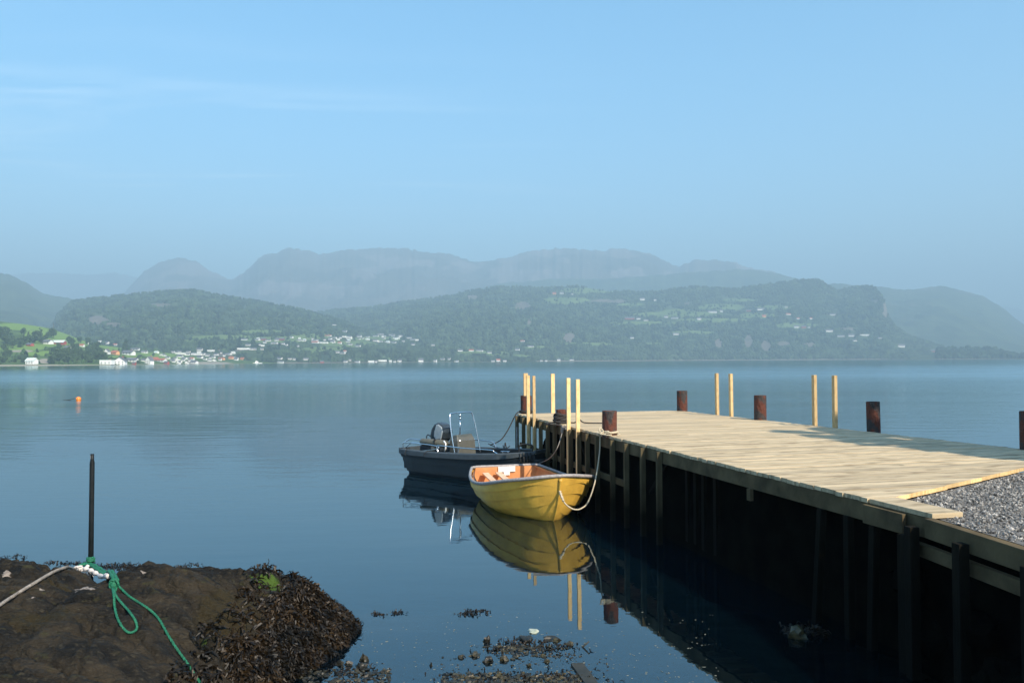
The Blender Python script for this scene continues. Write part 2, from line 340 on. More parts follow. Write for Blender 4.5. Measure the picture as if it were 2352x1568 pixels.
# ------------------------------------------------------------------ seabed and beach
def shore_z(x, y):
    yy = y + 0.28 * vnoise(x * 0.7, y * 0.3 + 3) + 0.12 * vnoise(x * 2.1, y * 2, 2)
    z = np.interp(yy, [-60, -6, 0, 2, 5, 7.0, 7.8, 9.4, 11, 14, 20, 40, 120, 400], [6, 2.2, 1.5, 1.35, .75, .14, -.02, -.14, -.34, -.8, -2, -7, -14, -20])
    return z + 0.025 * fbm(x * 4, y * 4, 3, 5)
xs = np.concatenate([np.linspace(-300, -9, 40), np.arange(-8.8, 9, 0.1), np.linspace(9.2, 300, 40)])
ys = np.concatenate([np.linspace(-60, 4.8, 40), np.arange(5, 15, 0.1), np.linspace(15.3, 400, 60)])
X, Y = np.meshgrid(xs, ys); Z = shore_z(X, Y)
MT['bed'] = mat('seabed_sand', (0.035, 0.036, 0.026), 0.9, (0.016, 0.017, 0.012), 3, bump=0.3, bscale=20)
sb = npmesh('seabed', np.stack([X, Y, Z], -1).reshape(-1, 3), gridfaces(*X.shape), MT['bed'])
tag(sb, 'dark pebbly shore bed sloping down under the water', 'shore', kind='structure')

# ================================================================== FAR LAND
def terrain_mat(name, forest, forest2, field, rockc, sc):
    m = bpy.data.materials.new(name); m.use_nodes = True; t = m.node_tree; b = t.nodes['Principled BSDF']
    b.inputs['Roughness'].default_value = 0.95; b.inputs['Specular IOR Level'].default_value = 0.05
    tcn = N(t, 'ShaderNodeTexCoord'); last = None
    n1 = N(t, 'ShaderNodeTexNoise'); n1.inputs['Scale'].default_value = sc; n1.inputs['Detail'].default_value = 8; t.links.new(tcn.outputs['Object'], n1.inputs['Vector'])
    mr = N(t, 'ShaderNodeMapRange'); mr.inputs[1].default_value = 0.38; mr.inputs[2].default_value = 0.62; t.links.new(n1.outputs[0], mr.inputs[0])
    mx = N(t, 'ShaderNodeMixRGB'); mx.inputs[1].default_value = (*forest, 1); mx.inputs[2].default_value = (*forest2, 1); t.links.new(mr.outputs[0], mx.inputs[0])
    n2 = N(t, 'ShaderNodeTexNoise'); n2.inputs['Scale'].default_value = sc * 3; n2.inputs['Detail'].default_value = 4; t.links.new(tcn.outputs['Object'], n2.inputs['Vector'])
    for an, col in (('field', field), ('rock', rockc)):
        at = N(t, 'ShaderNodeAttribute', attribute_name=an)
        k = N(t, 'ShaderNodeMapRange'); k.inputs[1].default_value = 0.35; k.inputs[2].default_value = 0.65
        ad = M(t, 'ADD', at.outputs['Fac'], M(t, 'MULTIPLY', M(t, 'SUBTRACT', n2.outputs[0], 0.5), 1.7)); t.links.new(ad, k.inputs[0])
        m2 = N(t, 'ShaderNodeMixRGB'); t.links.new(k.outputs[0], m2.inputs[0]); t.links.new(mx.outputs[0], m2.inputs[1]); m2.inputs[2].default_value = (*col, 1); mx = m2
    t.links.new(mx.outputs[0], b.inputs['Base Color']); return m
TM_near = terrain_mat('green_land', (0.055, 0.09, 0.03), (0.09, 0.14, 0.04), (0.15, 0.24, 0.05), (0.30, 0.27, 0.22), 0.02)
TM_mid = terrain_mat('forest_hill', (0.035, 0.055, 0.028), (0.065, 0.09, 0.04), (0.12, 0.175, 0.065), (0.145, 0.13, 0.11), 0.008)
TM_far = terrain_mat('bare_mountain', (0.07, 0.07, 0.055), (0.12, 0.11, 0.095), (0.17, 0.25, 0.07), (0.165, 0.145, 0.135), 0.002)
def smooth(a, b, x): t = np.clip((x - a) / (b - a), 0, 1); return t * t * (3 - 2 * t)
HZ = lambda px: 828.0 - 0.0052 * (px - 1176)
BV = []
def hill(name, label, prof, rdist, bdist, material, step=2.5, rows=90, relief=0.05, nscale=1 / 220., marks=(), rocky=0.0, seed=0, p=0.95, jag=0.0):
    px = np.arange(prof[0][0], prof[-1][0] + .1, step); ypx = ip(px, prof)
    rd = ip(px, rdist); bd = ip(px, bdist)
    Hr = (HZ(px) - ypx) / F * rd + CAMZ
    Hr = np.maximum(Hr + jag * rd / F * fbm(px / 9.0, px * 0, 4, seed + 3), 1.0)
    az = (px - 1176) / F
    t = np.linspace(0, 1, rows) ** 1.25
    tb = np.linspace(0, 1, 12)[1:]
    D = bd[:, None] + (rd - bd)[:, None] * t[None, :]
    H = Hr[:, None] * t[None, :] ** p
    Db = rd[:, None] * (1 + 0.35 * tb[None, :]); Hb = Hr[:, None] * (1 - 0.55 * tb[None, :] ** 1.2)
    D = np.concatenate([D, Db], 1); H = np.concatenate([H, Hb], 1)
    Xw = az[:, None] * D; Yw = D
    tt = np.concatenate([t, 1 + tb * 0])[None, :]
    env = np.clip(tt * 3, 0, 1) * np.clip((1 - tt) * 3, 0.0, 1)
    rid = fbm(Xw * nscale, Yw * nscale * 0.6, 6, seed); rid2 = 1 - np.abs(fbm(Xw * nscale * 1.7, Yw * nscale, 5, seed + 9)) * 2
    H = H + Hr[:, None] * relief * (rid * 1.6 + rid2 * 0.8 - .4) * env
    H[:, 0] = -3.0
    fld = np.zeros_like(H); rck = np.zeros_like(H)
    # where the marked patches of pasture and cliff lie on the slope
    PXg = np.repeat(px[:, None], H.shape[1], 1); PYg = HZ(PXg) - (H - CAMZ) / D * F
    for kind, cx, cy, rx, ry in marks:
        q = ((PXg - cx) / rx) ** 2 + ((PYg - cy) / ry) ** 2
        vv = (1 - smooth(0.35, 1.35, q)) * (.78 if kind == 'r' else 1)
        if kind == 'f': fld = np.maximum(fld, vv)
        else: rck = np.maximum(rck, vv)
    rck[:, 1:3] = 1.0 if rocky >= 0 else 0
    if rocky > 0:
        rck = np.maximum(rck, rocky * smooth(-0.15, 0.35, fbm(Xw * nscale * 3, H * nscale * 5, 5, seed + 20)) * smooth(0.15, 0.6, tt + 0 * H))
    V = np.stack([Xw, Yw, H], -1).reshape(-1, 3)
    Fc = gridfaces(*H.shape)[:, ::-1]
    o = npmesh(name, V, Fc, material, {'field': fld, 'rock': rck}); tag(o, label, 'hill', kind='structure')
    data = (px, D, H, fld, rck); BV.append((V, Fc)); return data
COAST = [(-500, 900), (0, 1000), (250, 1050), (440, 1400), (640, 1750), (1000, 2250), (1600, 3000), (2000, 2950), (2352, 2950), (2800, 3000)]
def off(tab, k): return [(a, b_ + k) for a, b_ in tab]
hill('distant_ridge', 'palest far mountain ridge on the horizon', [(-400, 650), (-100, 640), (0, 632), (60, 626), (150, 628), (210, 632), (260, 625), (330, 640), (450, 650), (560, 642), (700, 660), (1700, 690), (1850, 662), (1900, 649), (1960, 654), (2050, 668), (2200, 690), (2300, 700), (2352, 712), (2600, 740)],
     [(0, 11500)], [(0, 9500)], TM_far, 5, 40, 0.05, 1 / 900., rocky=.6, seed=1, jag=3)
Mh = hill('mountains', 'hazy blue bare mountain range behind the hills', [(150, 760), (230, 710), (270, 688), (300, 655), (330, 622), (380, 596), (410, 592), (450, 598), (490, 625), (530, 641), (560, 627), (590, 596), (605, 585), (635, 579), (660, 568), (700, 573), (730, 582), (800, 574), (870, 568), (930, 569), (960, 576), (1040, 584), (1080, 598), (1110, 602), (1160, 592), (1220, 576), (1280, 569), (1340, 572), (1390, 576), (1420, 569), (1460, 574), (1500, 583), (1540, 603), (1560, 610), (1600, 597), (1640, 595), (1680, 600), (1730, 615), (1780, 625), (1830, 640), (1900, 665), (1990, 700)],
     [(0, 7600)], [(0, 4900)], TM_far, 3, 110, 0.07, 1 / 700., rocky=.9, seed=2, jag=4)
hill('mountain_foothill', 'dark hazy ridge in front of the mountains', [(850, 740), (950, 700), (1050, 672), (1150, 650), (1280, 640), (1400, 640), (1500, 632), (1640, 622), (1720, 618), (1790, 628), (1840, 640), (1900, 660), (1980, 700)],
     [(0, 6300)], [(0, 4800)], TM_mid, 4, 50, 0.05, 1 / 500., seed=3, jag=3, rocky=.2)
hill('right_mountain', 'hazy blue mountain at the right edge of the fjord', [(1800, 690), (1860, 662), (1920, 650), (1970, 655), (2020, 658), (2080, 665), (2120, 662), (2150, 658), (2170, 656), (2210, 667), (2260, 680), (2300, 703), (2330, 727), (2352, 745), (2420, 790), (2500, 818)],
     [(0, 5600)], [(0, 3700)], TM_mid, 4, 70, 0.06, 1 / 400., seed=4, jag=2, rocky=.35)
hill('left_hill', 'blue wooded hill at the left edge', [(-400, 560), (-100, 600), (0, 627), (20, 629), (60, 650), (100, 674), (160, 685), (200, 700), (240, 712), (290, 740), (340, 780), (400, 812)],
     [(0, 4600)], [(0, 2600)], TM_mid, 4, 60, 0.05, 1 / 300., seed=5, jag=2)
hill('left_low_hill', 'lower wooded shoulder at the left edge', [(-400, 660), (-100, 690), (0, 712), (40, 722), (70, 735), (110, 760), (160, 800)],
     [(0, 3200)], [(0, 2300)], TM_mid, 4, 30, 0.05, 1 / 200., seed=6, jag=2)
H2 = hill('long_wooded_hill', 'long wooded hill with farms and pastures across the fjord', [(700, 722), (770, 711), (850, 706), (930, 692), (1000, 684), (1080, 667), (1150, 658), (1250, 660), (1330, 657), (1400, 669), (1500, 670), (1600, 657), (1680, 664), (1740, 657), (1800, 647), (1850, 642), (1885, 643), (1905, 655), (1925, 668), (1945, 661), (2005, 656), (2022, 668), (2036, 695), (2042, 730), (2060, 752), (2090, 772), (2150, 792), (2200, 803), (2320, 816), (2420, 821)],
     [(700, 4300), (2000, 4100), (2050, 3600), (2420, 3300)], [(700, 2600), (1000, 2250), (1600, 3000), (2420, 2950)], TM_mid, 2.2, 150, 0.05, 1 / 260., seed=7, jag=1.5,
     marks=[('f', 1655, 706, 60, 9), ('f', 1560, 714, 40, 5), ('f', 1700, 690, 45, 5), ('f', 1560, 722, 120, 7), ('f', 1350, 668, 70, 8), ('f', 1300, 690, 60, 9), ('f', 1740, 725, 50, 7), ('f', 1830, 748, 55, 8), ('f', 1480, 742, 90, 5), ('f', 1590, 764, 60, 5),
            ('f', 1110, 812, 70, 7), ('f', 1190, 818, 60, 4), ('f', 1240, 798, 40, 4), ('f', 1350, 790, 60, 4), ('f', 1640, 735, 90, 5), ('f', 1450, 700, 40, 5), ('f', 1780, 706, 50, 6), ('f', 1500, 790, 30, 4),
            ('r', 1200, 702, 20, 11), ('r', 1400, 692, 50, 6), ('r', 1085, 682, 18, 5), ('r', 1800, 790, 18, 9), ('r', 1860, 792, 20, 5), ('r', 1760, 795, 14, 16), ('r', 1720, 785, 12, 18), ('r', 1308, 775, 16, 12), ('r', 2010, 692, 12, 6), ('r', 1215, 738, 5, 8), ('r', 2036, 712, 8, 22), ('r', 1650, 790, 10, 14), ('r', 1580, 698, 10, 5), ('r', 1950, 755, 22, 5)])
H1 = hill('wooded_hill', 'rounded wooded hill behind the village', [(90, 800), (110, 765), (130, 722), (165, 692), (240, 682), (320, 674), (400, 667), (440, 666), (520, 680), (600, 692), (700, 712), (770, 731), (830, 755), (900, 772), (1000, 788), (1100, 800), (1180, 815), (1230, 825)],
     [(90, 3300), (600, 3300), (900, 2900), (1230, 2700)], [(90, 1750), (440, 1750), (640, 1800), (1000, 2200), (1230, 2450)], TM_mid, 2.2, 120, 0.05, 1 / 200., seed=8, jag=1.5,
     marks=[('f', 520, 776, 90, 7), ('f', 640, 780, 90, 8), ('f', 720, 772, 60, 7), ('f', 800, 790, 70, 8), ('f', 870, 778, 70, 6), ('f', 740, 803, 60, 8), ('f', 430, 785, 25, 5), ('f', 610, 762, 60, 6), ('f', 900, 822, 70, 4), ('r', 225, 735, 26, 11), ('r', 260, 745, 22, 6), ('r', 370, 700, 30, 5), ('r', 470, 815, 60, 4), ('r', 520, 805, 45, 3), ('f', 570, 826, 40, 3)])
L0 = hill('green_headland', 'green headland with pasture and trees at the left', [(-400, 715), (-100, 730), (0, 738), (60, 745), (110, 753), (150, 766), (190, 782), (240, 793), (270, 797), (330, 803), (400, 812), (480, 819), (560, 825), (620, 829), (650, 830)],
     [(-400, 1500), (0, 1500), (200, 1600), (330, 1700), (480, 1750), (650, 1950)], COAST, TM_near, 2, 80, 0.02, 1 / 90., seed=9,
     marks=[('f', 130, 768, 90, 15), ('f', 40, 750, 80, 9), ('f', 180, 785, 60, 14), ('f', 235, 802, 45, 9), ('f', 90, 790, 60, 8), ('f', 40, 800, 70, 6), ('f', 300, 820, 60, 5), ('f', 400, 822, 60, 5), ('f', 110, 812, 60, 6), ('r', 50, 806, 30, 3), ('r', 105, 829, 20, 6), ('r', 480, 834, 60, 4), ('f', 350, 815, 60, 6)])
RR = hill('right_headland', 'low dark wooded headland at the right', [(2090, 820), (2130, 814), (2160, 806), (2200, 802), (2290, 806), (2310, 815), (2352, 820), (2450, 820)],
     [(0, 2950)], [(0, 2750)], TM_mid, 2, 30, 0.03, 1 / 90., seed=10)

VA = []; FA = []; o_ = 0
for V, Fc in BV: VA.append(V); FA.append(Fc + o_); o_ += len(V)
VA = np.concatenate(VA); FA = np.concatenate(FA)
bvh = BVHTree.FromPolygons(VA.tolist(), FA.tolist())
def land(px, py):
    """first point of the far land seen at (px,py)"""
    for k in range(14):
        h = bvh.ray_cast(Vector((0, 0, CAMZ)), Vector(ray(px, py - k * 0.7)).normalized())
        if h[0] is not None and h[0].z > 0.4: return h[0]
    d = float(ip(px, COAST)) + 12; return Vector(((px - 1176) / F * d, d, 1.0))

# ------------------------------------------------------------------ houses
hproto = {}
def house_mesh(kind, parts):
    """unit house: 1 wide (x), 0.7 deep, eaves at 0.55*h ; returns root"""
    wall, roof = {'w': ('hwall', 'rgrey'), 'r': ('hred', 'rgrey'), 'o': ('horange', 'rred'), 'wr': ('hwall', 'rred'), 'b': ('hred', 'rpale'), 'p': ('hwall', 'rpale'), 'f': ('hwall', 'rpale'), 'g': ('hwall', 'rgrey')}[kind]
    def walls(b, mi=0):
        if kind == 'f': b.box((0, 0, .45), (1, .6, .9), mi=mi); return
        if kind == 'g':   # gable towards the water
            vs = [(-.5, -.35, 0), (.5, -.35, 0), (.5, -.35, .5), (0, -.35, .98), (-.5, -.35, .5)]; vs += [(x, .35, z) for x, _, z in vs]
            b.add(vs, [(0, 1, 2, 3, 4), (9, 8, 7, 6, 5), (1, 6, 7, 2), (5, 0, 4, 9), (0, 5, 6, 1)], mi); return
        vs = [(-.5, -.35, 0), (-.5, .35, 0), (-.5, .35, .6), (-.5, 0, .98), (-.5, -.35, .6)]; vs += [(.5, y, z) for _, y, z in vs]
        b.add(vs, [(0, 1, 2, 3, 4), (9, 8, 7, 6, 5), (0, 4, 9, 5), (1, 6, 7, 2), (0, 5, 6, 1)], mi)
    def roofs(b, mi=0):
        if kind == 'f': b.box((0, 0, .94), (1.04, .64, .08), mi=mi); return
        if kind == 'g':
            for s_ in (-1, 1):
                G = [(0, -.4, 1.03), (0, .4, 1.03), (s_ * .56, .4, .5), (s_ * .56, -.4, .5)]; T = [(x, y, z - .05) for x, y, z in G]
                b.add(G + T, [(0, 1, 2, 3), (7, 6, 5, 4), (0, 3, 7, 4), (1, 5, 6, 2), (2, 6, 7, 3), (0, 4, 5, 1)], mi)
            return
        for s_ in (-1, 1):
            G = [(-.55, 0, 1.04), (.55, 0, 1.04), (.55, s_ * .42, .56), (-.55, s_ * .42, .56)]; T = [(x, y, z - .05) for x, y, z in G]
            b.add(G + T, [(0, 1, 2, 3), (7, 6, 5, 4), (0, 3, 7, 4), (1, 5, 6, 2), (2, 6, 7, 3), (0, 4, 5, 1)], mi)
    if not parts:
        b = MB(); walls(b, 0); roofs(b, 1); return b.build('house', [MT[wall], MT[roof]])
    e = empty('house', (0, 0, 0))
    b = MB(); walls(b); wl = b.build('wall', MT[wall], e)
    b = MB(); roofs(b); rf = b.build('roof', MT[roof], e)
    b = MB(); b.box((.2, .1, 1.04), (.07, .07, .2)); b.build('chimney', MT['rred'], rf)
    for x in (-.33, -.02, .3):
        for z in ((.2, .45) if kind != 'g' else (.15, .38)):
            b = MB(); b.box((x, -.353 if kind != 'f' else -.303, z), (.11, .01, .11)); b.build('window', MT['glass_dark'], e)
    return e
def ax(X): return X * .2026
HS = []   # px, py(base), w, h, kind, label or group key, parts?
A_ = [(360, 598, 92, 62, 'p', 'square white waterfront house with pale roof, reflected alone at the left'), (540, 372, 85, 45, 'w', 'white farmhouse with grey roof left of the red barn'), (662, 378, 130, 45, 'b', 'red barn with pale green roof on the green pasture'),
 (340, 392, 60, 30, 'r', 'small red house half hidden by trees at the far left'), (928, 402, 45, 24, 'wr', 'little red and white house right of the red barn'), (770, 427, 60, 17, 'w', 'low white shed below and right of the red barn'),
 (1212, 370, 45, 22, 'w', 'white house on top of the small pasture, left one'), (1305, 388, 45, 18, 'wr', 'white house with reddish roof at right end of the small pasture'), (1130, 352, 40, 9, 'f', 'flat pale building on the crest of the small pasture'),
 (1212, 485, 55, 55, 'g', 'greyish narrow house below the small pasture'), (1305, 492, 70, 44, 'o', 'yellow and orange gabled house below the small pasture'), (1460, 498, 120, 52, 'w', 'large white house with windows under the tallest tree'),
 (1535, 442, 90, 26, 'w', 'white house just above the large white one, right of tallest tree'), (1640, 475, 55, 30, 'w', 'white house right of the large house under the tallest tree'), (1775, 477, 42, 18, 'p', 'small bright white roofed house above the orange building'), (1845, 507, 60, 28, 'g', 'white gabled house directly above the orange-roofed building'),
 (1215, 600, 125, 48, 'f', 'wide flat-roofed white building on the village waterfront'), (1365, 608, 110, 78, 'g', 'steep gabled white house standing at the water edge'), (1500, 575, 110, 45, 'w', 'white house with wide dark roof right of the steep gabled one'), (1520, 607, 36, 28, 'r', 'tiny red boathouse below the wide dark roof'),
 (1630, 568, 60, 30, 'w', 'white house left of the tall white waterfront house'), (1695, 607, 72, 82, 'g', 'tall white multi-storey house on the village quay'), (1765, 556, 55, 34, 'o', 'orange house with the brightest roof in the village'), (1828, 572, 95, 36, 'wr', 'long building with tiled roof right of the orange house'),
 (1888, 602, 46, 34, 'r', 'red boathouse on the village waterfront'), (1960, 567, 50, 30, 'w', 'white house behind the quay right of the red boathouse'), (2025, 607, 36, 38, 'g', 'narrow white gabled boathouse by the quay'), (2118, 602, 36, 32, 'g', 'white gabled boathouse farther right on the quay'), (2200, 592, 70, 32, 'w', 'white house at right end of the village quay')]
for X, Y, w_, h_, k, l in A_: HS.append((ax(X), 714.6 + ax(Y), ax(w_), ax(h_), k, l, True))
c1 = ('white or pale building in the crowded middle of the village', 'buildings in the middle of the village')
for X, Y, w_, h_, k in [(1958, 470, 40, 18, 'w'), (2040, 470, 50, 26, 'w'), (2135, 470, 42, 16, 'w'), (2265, 447, 60, 30, 'w'), (2300, 497, 50, 26, 'w'), (2270, 532, 55, 26, 'w'), (2325, 552, 40, 26, 'w'), (2040, 522, 60, 22, 'w'), (2060, 490, 130, 14, 'f'), (2230, 497, 110, 14, 'f'), (1900, 540, 45, 20, 'w'), (2090, 545, 50, 22, 'w'), (2180, 550, 40, 20, 'wr')]:
    HS.append((ax(X), 714.6 + ax(Y), ax(w_), ax(h_), k, c1, False))
c2 = ('small house or hall in the right part of the village shore', 'buildings on the right village shore'); c3 = ('white house in the upper village on the green slope', 'houses of the upper village on the slope'); c4 = ('small white house on the distant shore right of the village', 'houses along the distant shore')
B1 = [(160, 418, 60, 30, 'o'), (268, 408, 45, 32, 'o'), (330, 415, 40, 30, 'w'), (395, 415, 40, 26, 'o'), (240, 358, 60, 15, 'w'), (100, 364, 40, 16, 'w'), (40, 322, 75, 13, 'f'), (400, 300, 150, 13, 'f'), (480, 302, 60, 20, 'w'), (530, 302, 60, 20, 'w'), (618, 302, 30, 17, 'w'), (455, 255, 55, 17, 'w')]
B2 = [(418, 192, 60, 13, 'w'), (565, 195, 55, 15, 'w'), (632, 190, 60, 19, 'r'), (690, 204, 55, 14, 'w'), (825, 190, 90, 20, 'r'), (785, 201, 40, 11, 'w'), (760, 233, 65, 15, 'w'), (855, 241, 40, 13, 'w'), (950, 168, 40, 11, 'w'), (1040, 201, 50, 15, 'w'), (1095, 206, 35, 18, 'g'), (1225, 200, 50, 13, 'w'), (1222, 228, 70, 20, 'wr'), (1320, 230, 90, 14, 'f'), (1420, 224, 50, 24, 'w'), (1390, 187, 40, 20, 'w'), (1440, 172, 50, 15, 'w'), (1370, 152, 70, 16, 'wr'), (1500, 234, 40, 20, 'wr'), (1545, 162, 50, 13, 'f'), (1605, 178, 65, 26, 'f'), (1590, 217, 50, 13, 'w'), (1610, 247, 60, 16, 'w'), (1700, 267, 70, 18, 'w'), (1720, 158, 50, 20, 'w'), (1760, 177, 30, 13, 'w'), (1810, 162, 50, 12, 'w'), (1895, 152, 90, 15, 'w'), (1965, 130, 70, 10, 'w'), (1995, 154, 60, 14, 'w'), (1900, 208, 55, 26, 'w'), (1960, 212, 50, 12, 'w'), (2030, 217, 40, 15, 'w'), (2110, 224, 60, 13, 'w'), (2090, 136, 60, 9, 'w'), (2190, 152, 60, 15, 'w'), (2290, 172, 60, 15, 'w'), (2330, 190, 60, 13, 'w'), (1555, 100, 60, 16, 'w'), (1440, 25, 40, 12, 'w'), (1470, 337, 45, 20, 'w'), (1530, 347, 60, 11, 'w'), (1560, 327, 30, 15, 'wr')]
B3 = [(820, 409, 60, 13, 'w'), (930, 413, 40, 15, 'w'), (990, 416, 45, 17, 'w'), (1115, 417, 60, 22, 'w'), (830, 461, 60, 11, 'w'), (1565, 442, 40, 15, 'w'), (1615, 427, 30, 20, 'w'), (1700, 452, 50, 13, 'w'), (1850, 457, 80, 18, 'f'), (1912, 447, 20, 20, 'w'), (1985, 434, 90, 13, 'f'), (2075, 440, 28, 20, 'f'), (2122, 452, 25, 14, 'w'), (2178, 437, 45, 24, 'w')]
hr = random.Random(77)
for _ in range(26): HS.append((hr.uniform(395, 545), hr.uniform(811, 833), hr.uniform(4, 9), hr.uniform(3, 6), hr.choice('wwwwgpf'), c1, False))
for _ in range(34): x_ = hr.uniform(585, 960); HS.append((x_, 784 - 14 * math.exp(-((x_ - 830) / 90) ** 2) + hr.uniform(-6, 13), hr.uniform(4, 9), hr.uniform(2.4, 4), hr.choice('wwwwpf'), c3, False))
for LS, c in ((B1, c2), (B2, c3), (B3, c4)):
    for X, Y, w_, h_, k in LS: HS.append((476.4 + ax(X), 741.9 + ax(Y), ax(w_), ax(h_), k, c, False))
HS.append((476.4 + ax(1300), 741.9 + ax(452), ax(40), ax(15), 'r', 'lone dull red boathouse on the distant shore right of the village', False))
c5 = ('tiny white house on the lower slope or shore of the long hill', 'houses low on the long hill'); c6 = ('tiny farmhouse scattered among the pastures high on the long hill', 'farmhouses on the long hill')
for X, Y, w_, h_, k, c in [(760, 580, 30, 22, 'w', c4), (835, 481, 24, 9, 'w', c5), (1000, 516, 30, 12, 'w', c5), (1068, 516, 28, 11, 'wr', c5), (1120, 517, 40, 11, 'w', c5), (1180, 528, 25, 11, 'w', c5), (890, 567, 30, 9, 'w', c4), (932, 567, 18, 11, 'w', c4), (848, 580, 20, 13, 'w', c4), (978, 583, 22, 9, 'w', c4), (1200, 579, 18, 9, 'w', c4), (1233, 577, 24, 13, 'wr', c4), (1272, 578, 22, 9, 'w', c4), (1497, 576, 14, 8, 'w', c4), (1525, 578, 14, 8, 'w', c4), (1602, 573, 20, 14, 'w', c4), (1680, 571, 26, 7, 'w', c4), (1430, 490, 35, 9, 'w', c5), (1348, 510, 30, 11, 'w', c5), (1380, 457, 25, 8, 'wr', c5), (1575, 170, 20, 12, 'o', c6), (1620, 166, 20, 12, 'w', c6), (1685, 170, 16, 7, 'w', c6), (2112, 204, 30, 14, 'w', c6), (2190, 207, 14, 9, 'w', c6), (2035, 321, 56, 14, 'r', c6), (2088, 322, 22, 12, 'w', c6), (2258, 310, 22, 14, 'w', c6), (2310, 317, 40, 9, 'w', c6), (2050, 438, 20, 10, 'w', c5), (2135, 330, 26, 8, 'w', c6), (2318, 416, 34, 14, 'w', c5)]:
    HS.append((680.6 + X * .3762, 612.5 + Y * .3762, w_ * .3762, h_ * .3762, k, c, False))
for X, Y, w_, h_, k, c in [(298, 335, 25, 13, 'w', c6), (385, 291, 50, 15, 'w', c6), (440, 286, 20, 16, 'w', c6), (690, 275, 45, 15, 'w', c6), (615, 281, 30, 9, 'r', c6), (710, 318, 22, 14, 'o', c6), (862, 305, 25, 9, 'wr', c6), (915, 386, 28, 16, 'w', c5), (960, 387, 25, 13, 'r', c5), (995, 386, 16, 8, 'w', c5), (1120, 411, 40, 13, 'w', c5), (1262, 441, 32, 16, 'w', c5), (1340, 437, 60, 9, 'f', c5), (1195, 442, 40, 9, 'w', c5), (1282, 470, 22, 9, 'w', c5), (1445, 454, 24, 8, 'w', c5), (1142, 308, 35, 11, 'w', c6), (925, 332, 18, 9, 'wr', c6), (1005, 331, 14, 9, 'wr', c6), (850, 258, 20, 8, 'w', c6), (90, 322, 20, 13, 'w', c6)]:
    HS.append((1497 + X * .3634, 612.5 + Y * .3634, w_ * .3634, h_ * .3634, k, c, False))
HS.append((1497 + 1575 * .3634, 612.5 + 509 * .3634, 15, 7, 'w', 'brightest white house at right foot of the long hill', False))
HS.append((1497 + 1782 * .3634, 612.5 + 538 * .3634, 13, 5, 'r', 'red-roofed house left of the dark wooded headland', False))
# ------------------------------------------------------------------ far-off woods
def woods(name, label, data, count, hmin, hmax, keep=None, seed=0, tone=(0.045, 0.07, 0.03)):
    px, D, H, fld, rck = data; r_ = np.random.default_rng(seed)
    i = r_.uniform(0, len(px) - 1.01, count * 3); j = r_.uniform(0.5, H.shape[1] - 9, count * 3)
    i0 = i.astype(int); j0 = j.astype(int); fi = i - i0; fj = j - j0
    def s(A): return (A[i0, j0] * (1 - fi) + A[i0 + 1, j0] * fi) * (1 - fj) + (A[i0, j0 + 1] * (1 - fi) + A[i0 + 1, j0 + 1] * fi) * fj
    pxs = px[i0] + fi * (px[1] - px[0]); d = s(D); h = s(H); ok = ((s(fld) < 0.45) | (r_.random(len(i)) < .10)) & (s(rck) < 0.5) & (h > 1.5)
    clump = fbm(pxs / 14., h / 14., 3, seed + 5); ok &= (clump > -0.28)
    pyt = HZ(pxs) - (h - CAMZ) / d * F; tp = hmax * 1.05 * F / d
    for hx, hy, hw, hh, *_ in HS: ok &= ~((np.abs(pxs - hx) < hw / 2 + 2.5) & (pyt > hy - 1.5) & (pyt < hy + tp + 1.5) & (np.abs(pyt - hy) < 14))
    if keep is not None: ok &= keep(pxs, HZ(pxs) - (h - CAMZ) / d * F)
    sel = np.where(ok)[0][:count]; n = len(sel)
    x = (pxs[sel] - 1176) / F * d[sel]; y = d[sel]; z = h[sel]
    ht = r_.uniform(hmin, hmax, n); rad = ht * r_.uniform(0.32, 0.55, n)
    # one tree: two rings and a top, uneven
    K = 7; ang = np.linspace(0, 2 * np.pi, K, endpoint=False)
    prof = [(0.65, 0.0), (1.0, 0.35), (0.7, 0.75)]
    V = np.zeros((n, 3 * K + 1, 3)); q = 0
    for rr, zz_ in prof:
        for a in ang:
            jr = r_.uniform(0.7, 1.3, n)
            V[:, q, 0] = x + np.cos(a) * rad * rr * jr; V[:, q, 1] = y + np.sin(a) * rad * rr * jr; V[:, q, 2] = z - 1 + ht * zz_ * r_.uniform(0.85, 1.15, n); q += 1
    V[:, q, 0] = x; V[:, q, 1] = y; V[:, q, 2] = z + ht
    base = []
    for l in range(2):
        for k in range(K):
            a = l * K + k; b_ = l * K + (k + 1) % K; base += [(a, b_, b_ + K), (a, b_ + K, a + K)]
    for k in range(K): base.append((2 * K + k, 2 * K + (k + 1) % K, 3 * K))
    base = np.array(base); Fc = (base[None] + (np.arange(n) * (3 * K + 1))[:, None, None]).reshape(-1, 3)
    rnd = np.repeat(np.clip(0.5 + 0.35 * fbm(pxs[sel] / 10, z / 12, 3, 3) * 2 + r_.normal(0, 0.16, n), 0, 1), 3 * K + 1)
    m = mat(name + '_leaf', tone, 0.9, [c * 0.6 for c in tone], 0.03, attr='rnd', attr_amt=0.75, spec=0.1)
    o = npmesh(name, V.reshape(-1, 3), Fc, m, {'rnd': rnd}, smooth=False); tag(o, label, 'forest', kind='stuff')
woods('forest', 'dense mixed forest covering the long hill across the fjord', H2, 46000, 6, 12, seed=21, tone=(0.05, 0.075, 0.035))
woods('forest', 'dense forest covering the rounded hill behind the village', H1, 26000, 5, 10, seed=22, tone=(0.045, 0.07, 0.033))
woods('forest', 'dark wood on the low headland at the right', RR, 900, 9, 20, keep=lambda a, b_: (a > 2150), seed=23, tone=(0.03, 0.05, 0.025))
woods('bushes', 'low bushes and hedges spread over the green headland', L0, 700, 3, 7, keep=lambda a, b_: (b_ > 788) & (a < 450), seed=24, tone=(0.05, 0.09, 0.03))

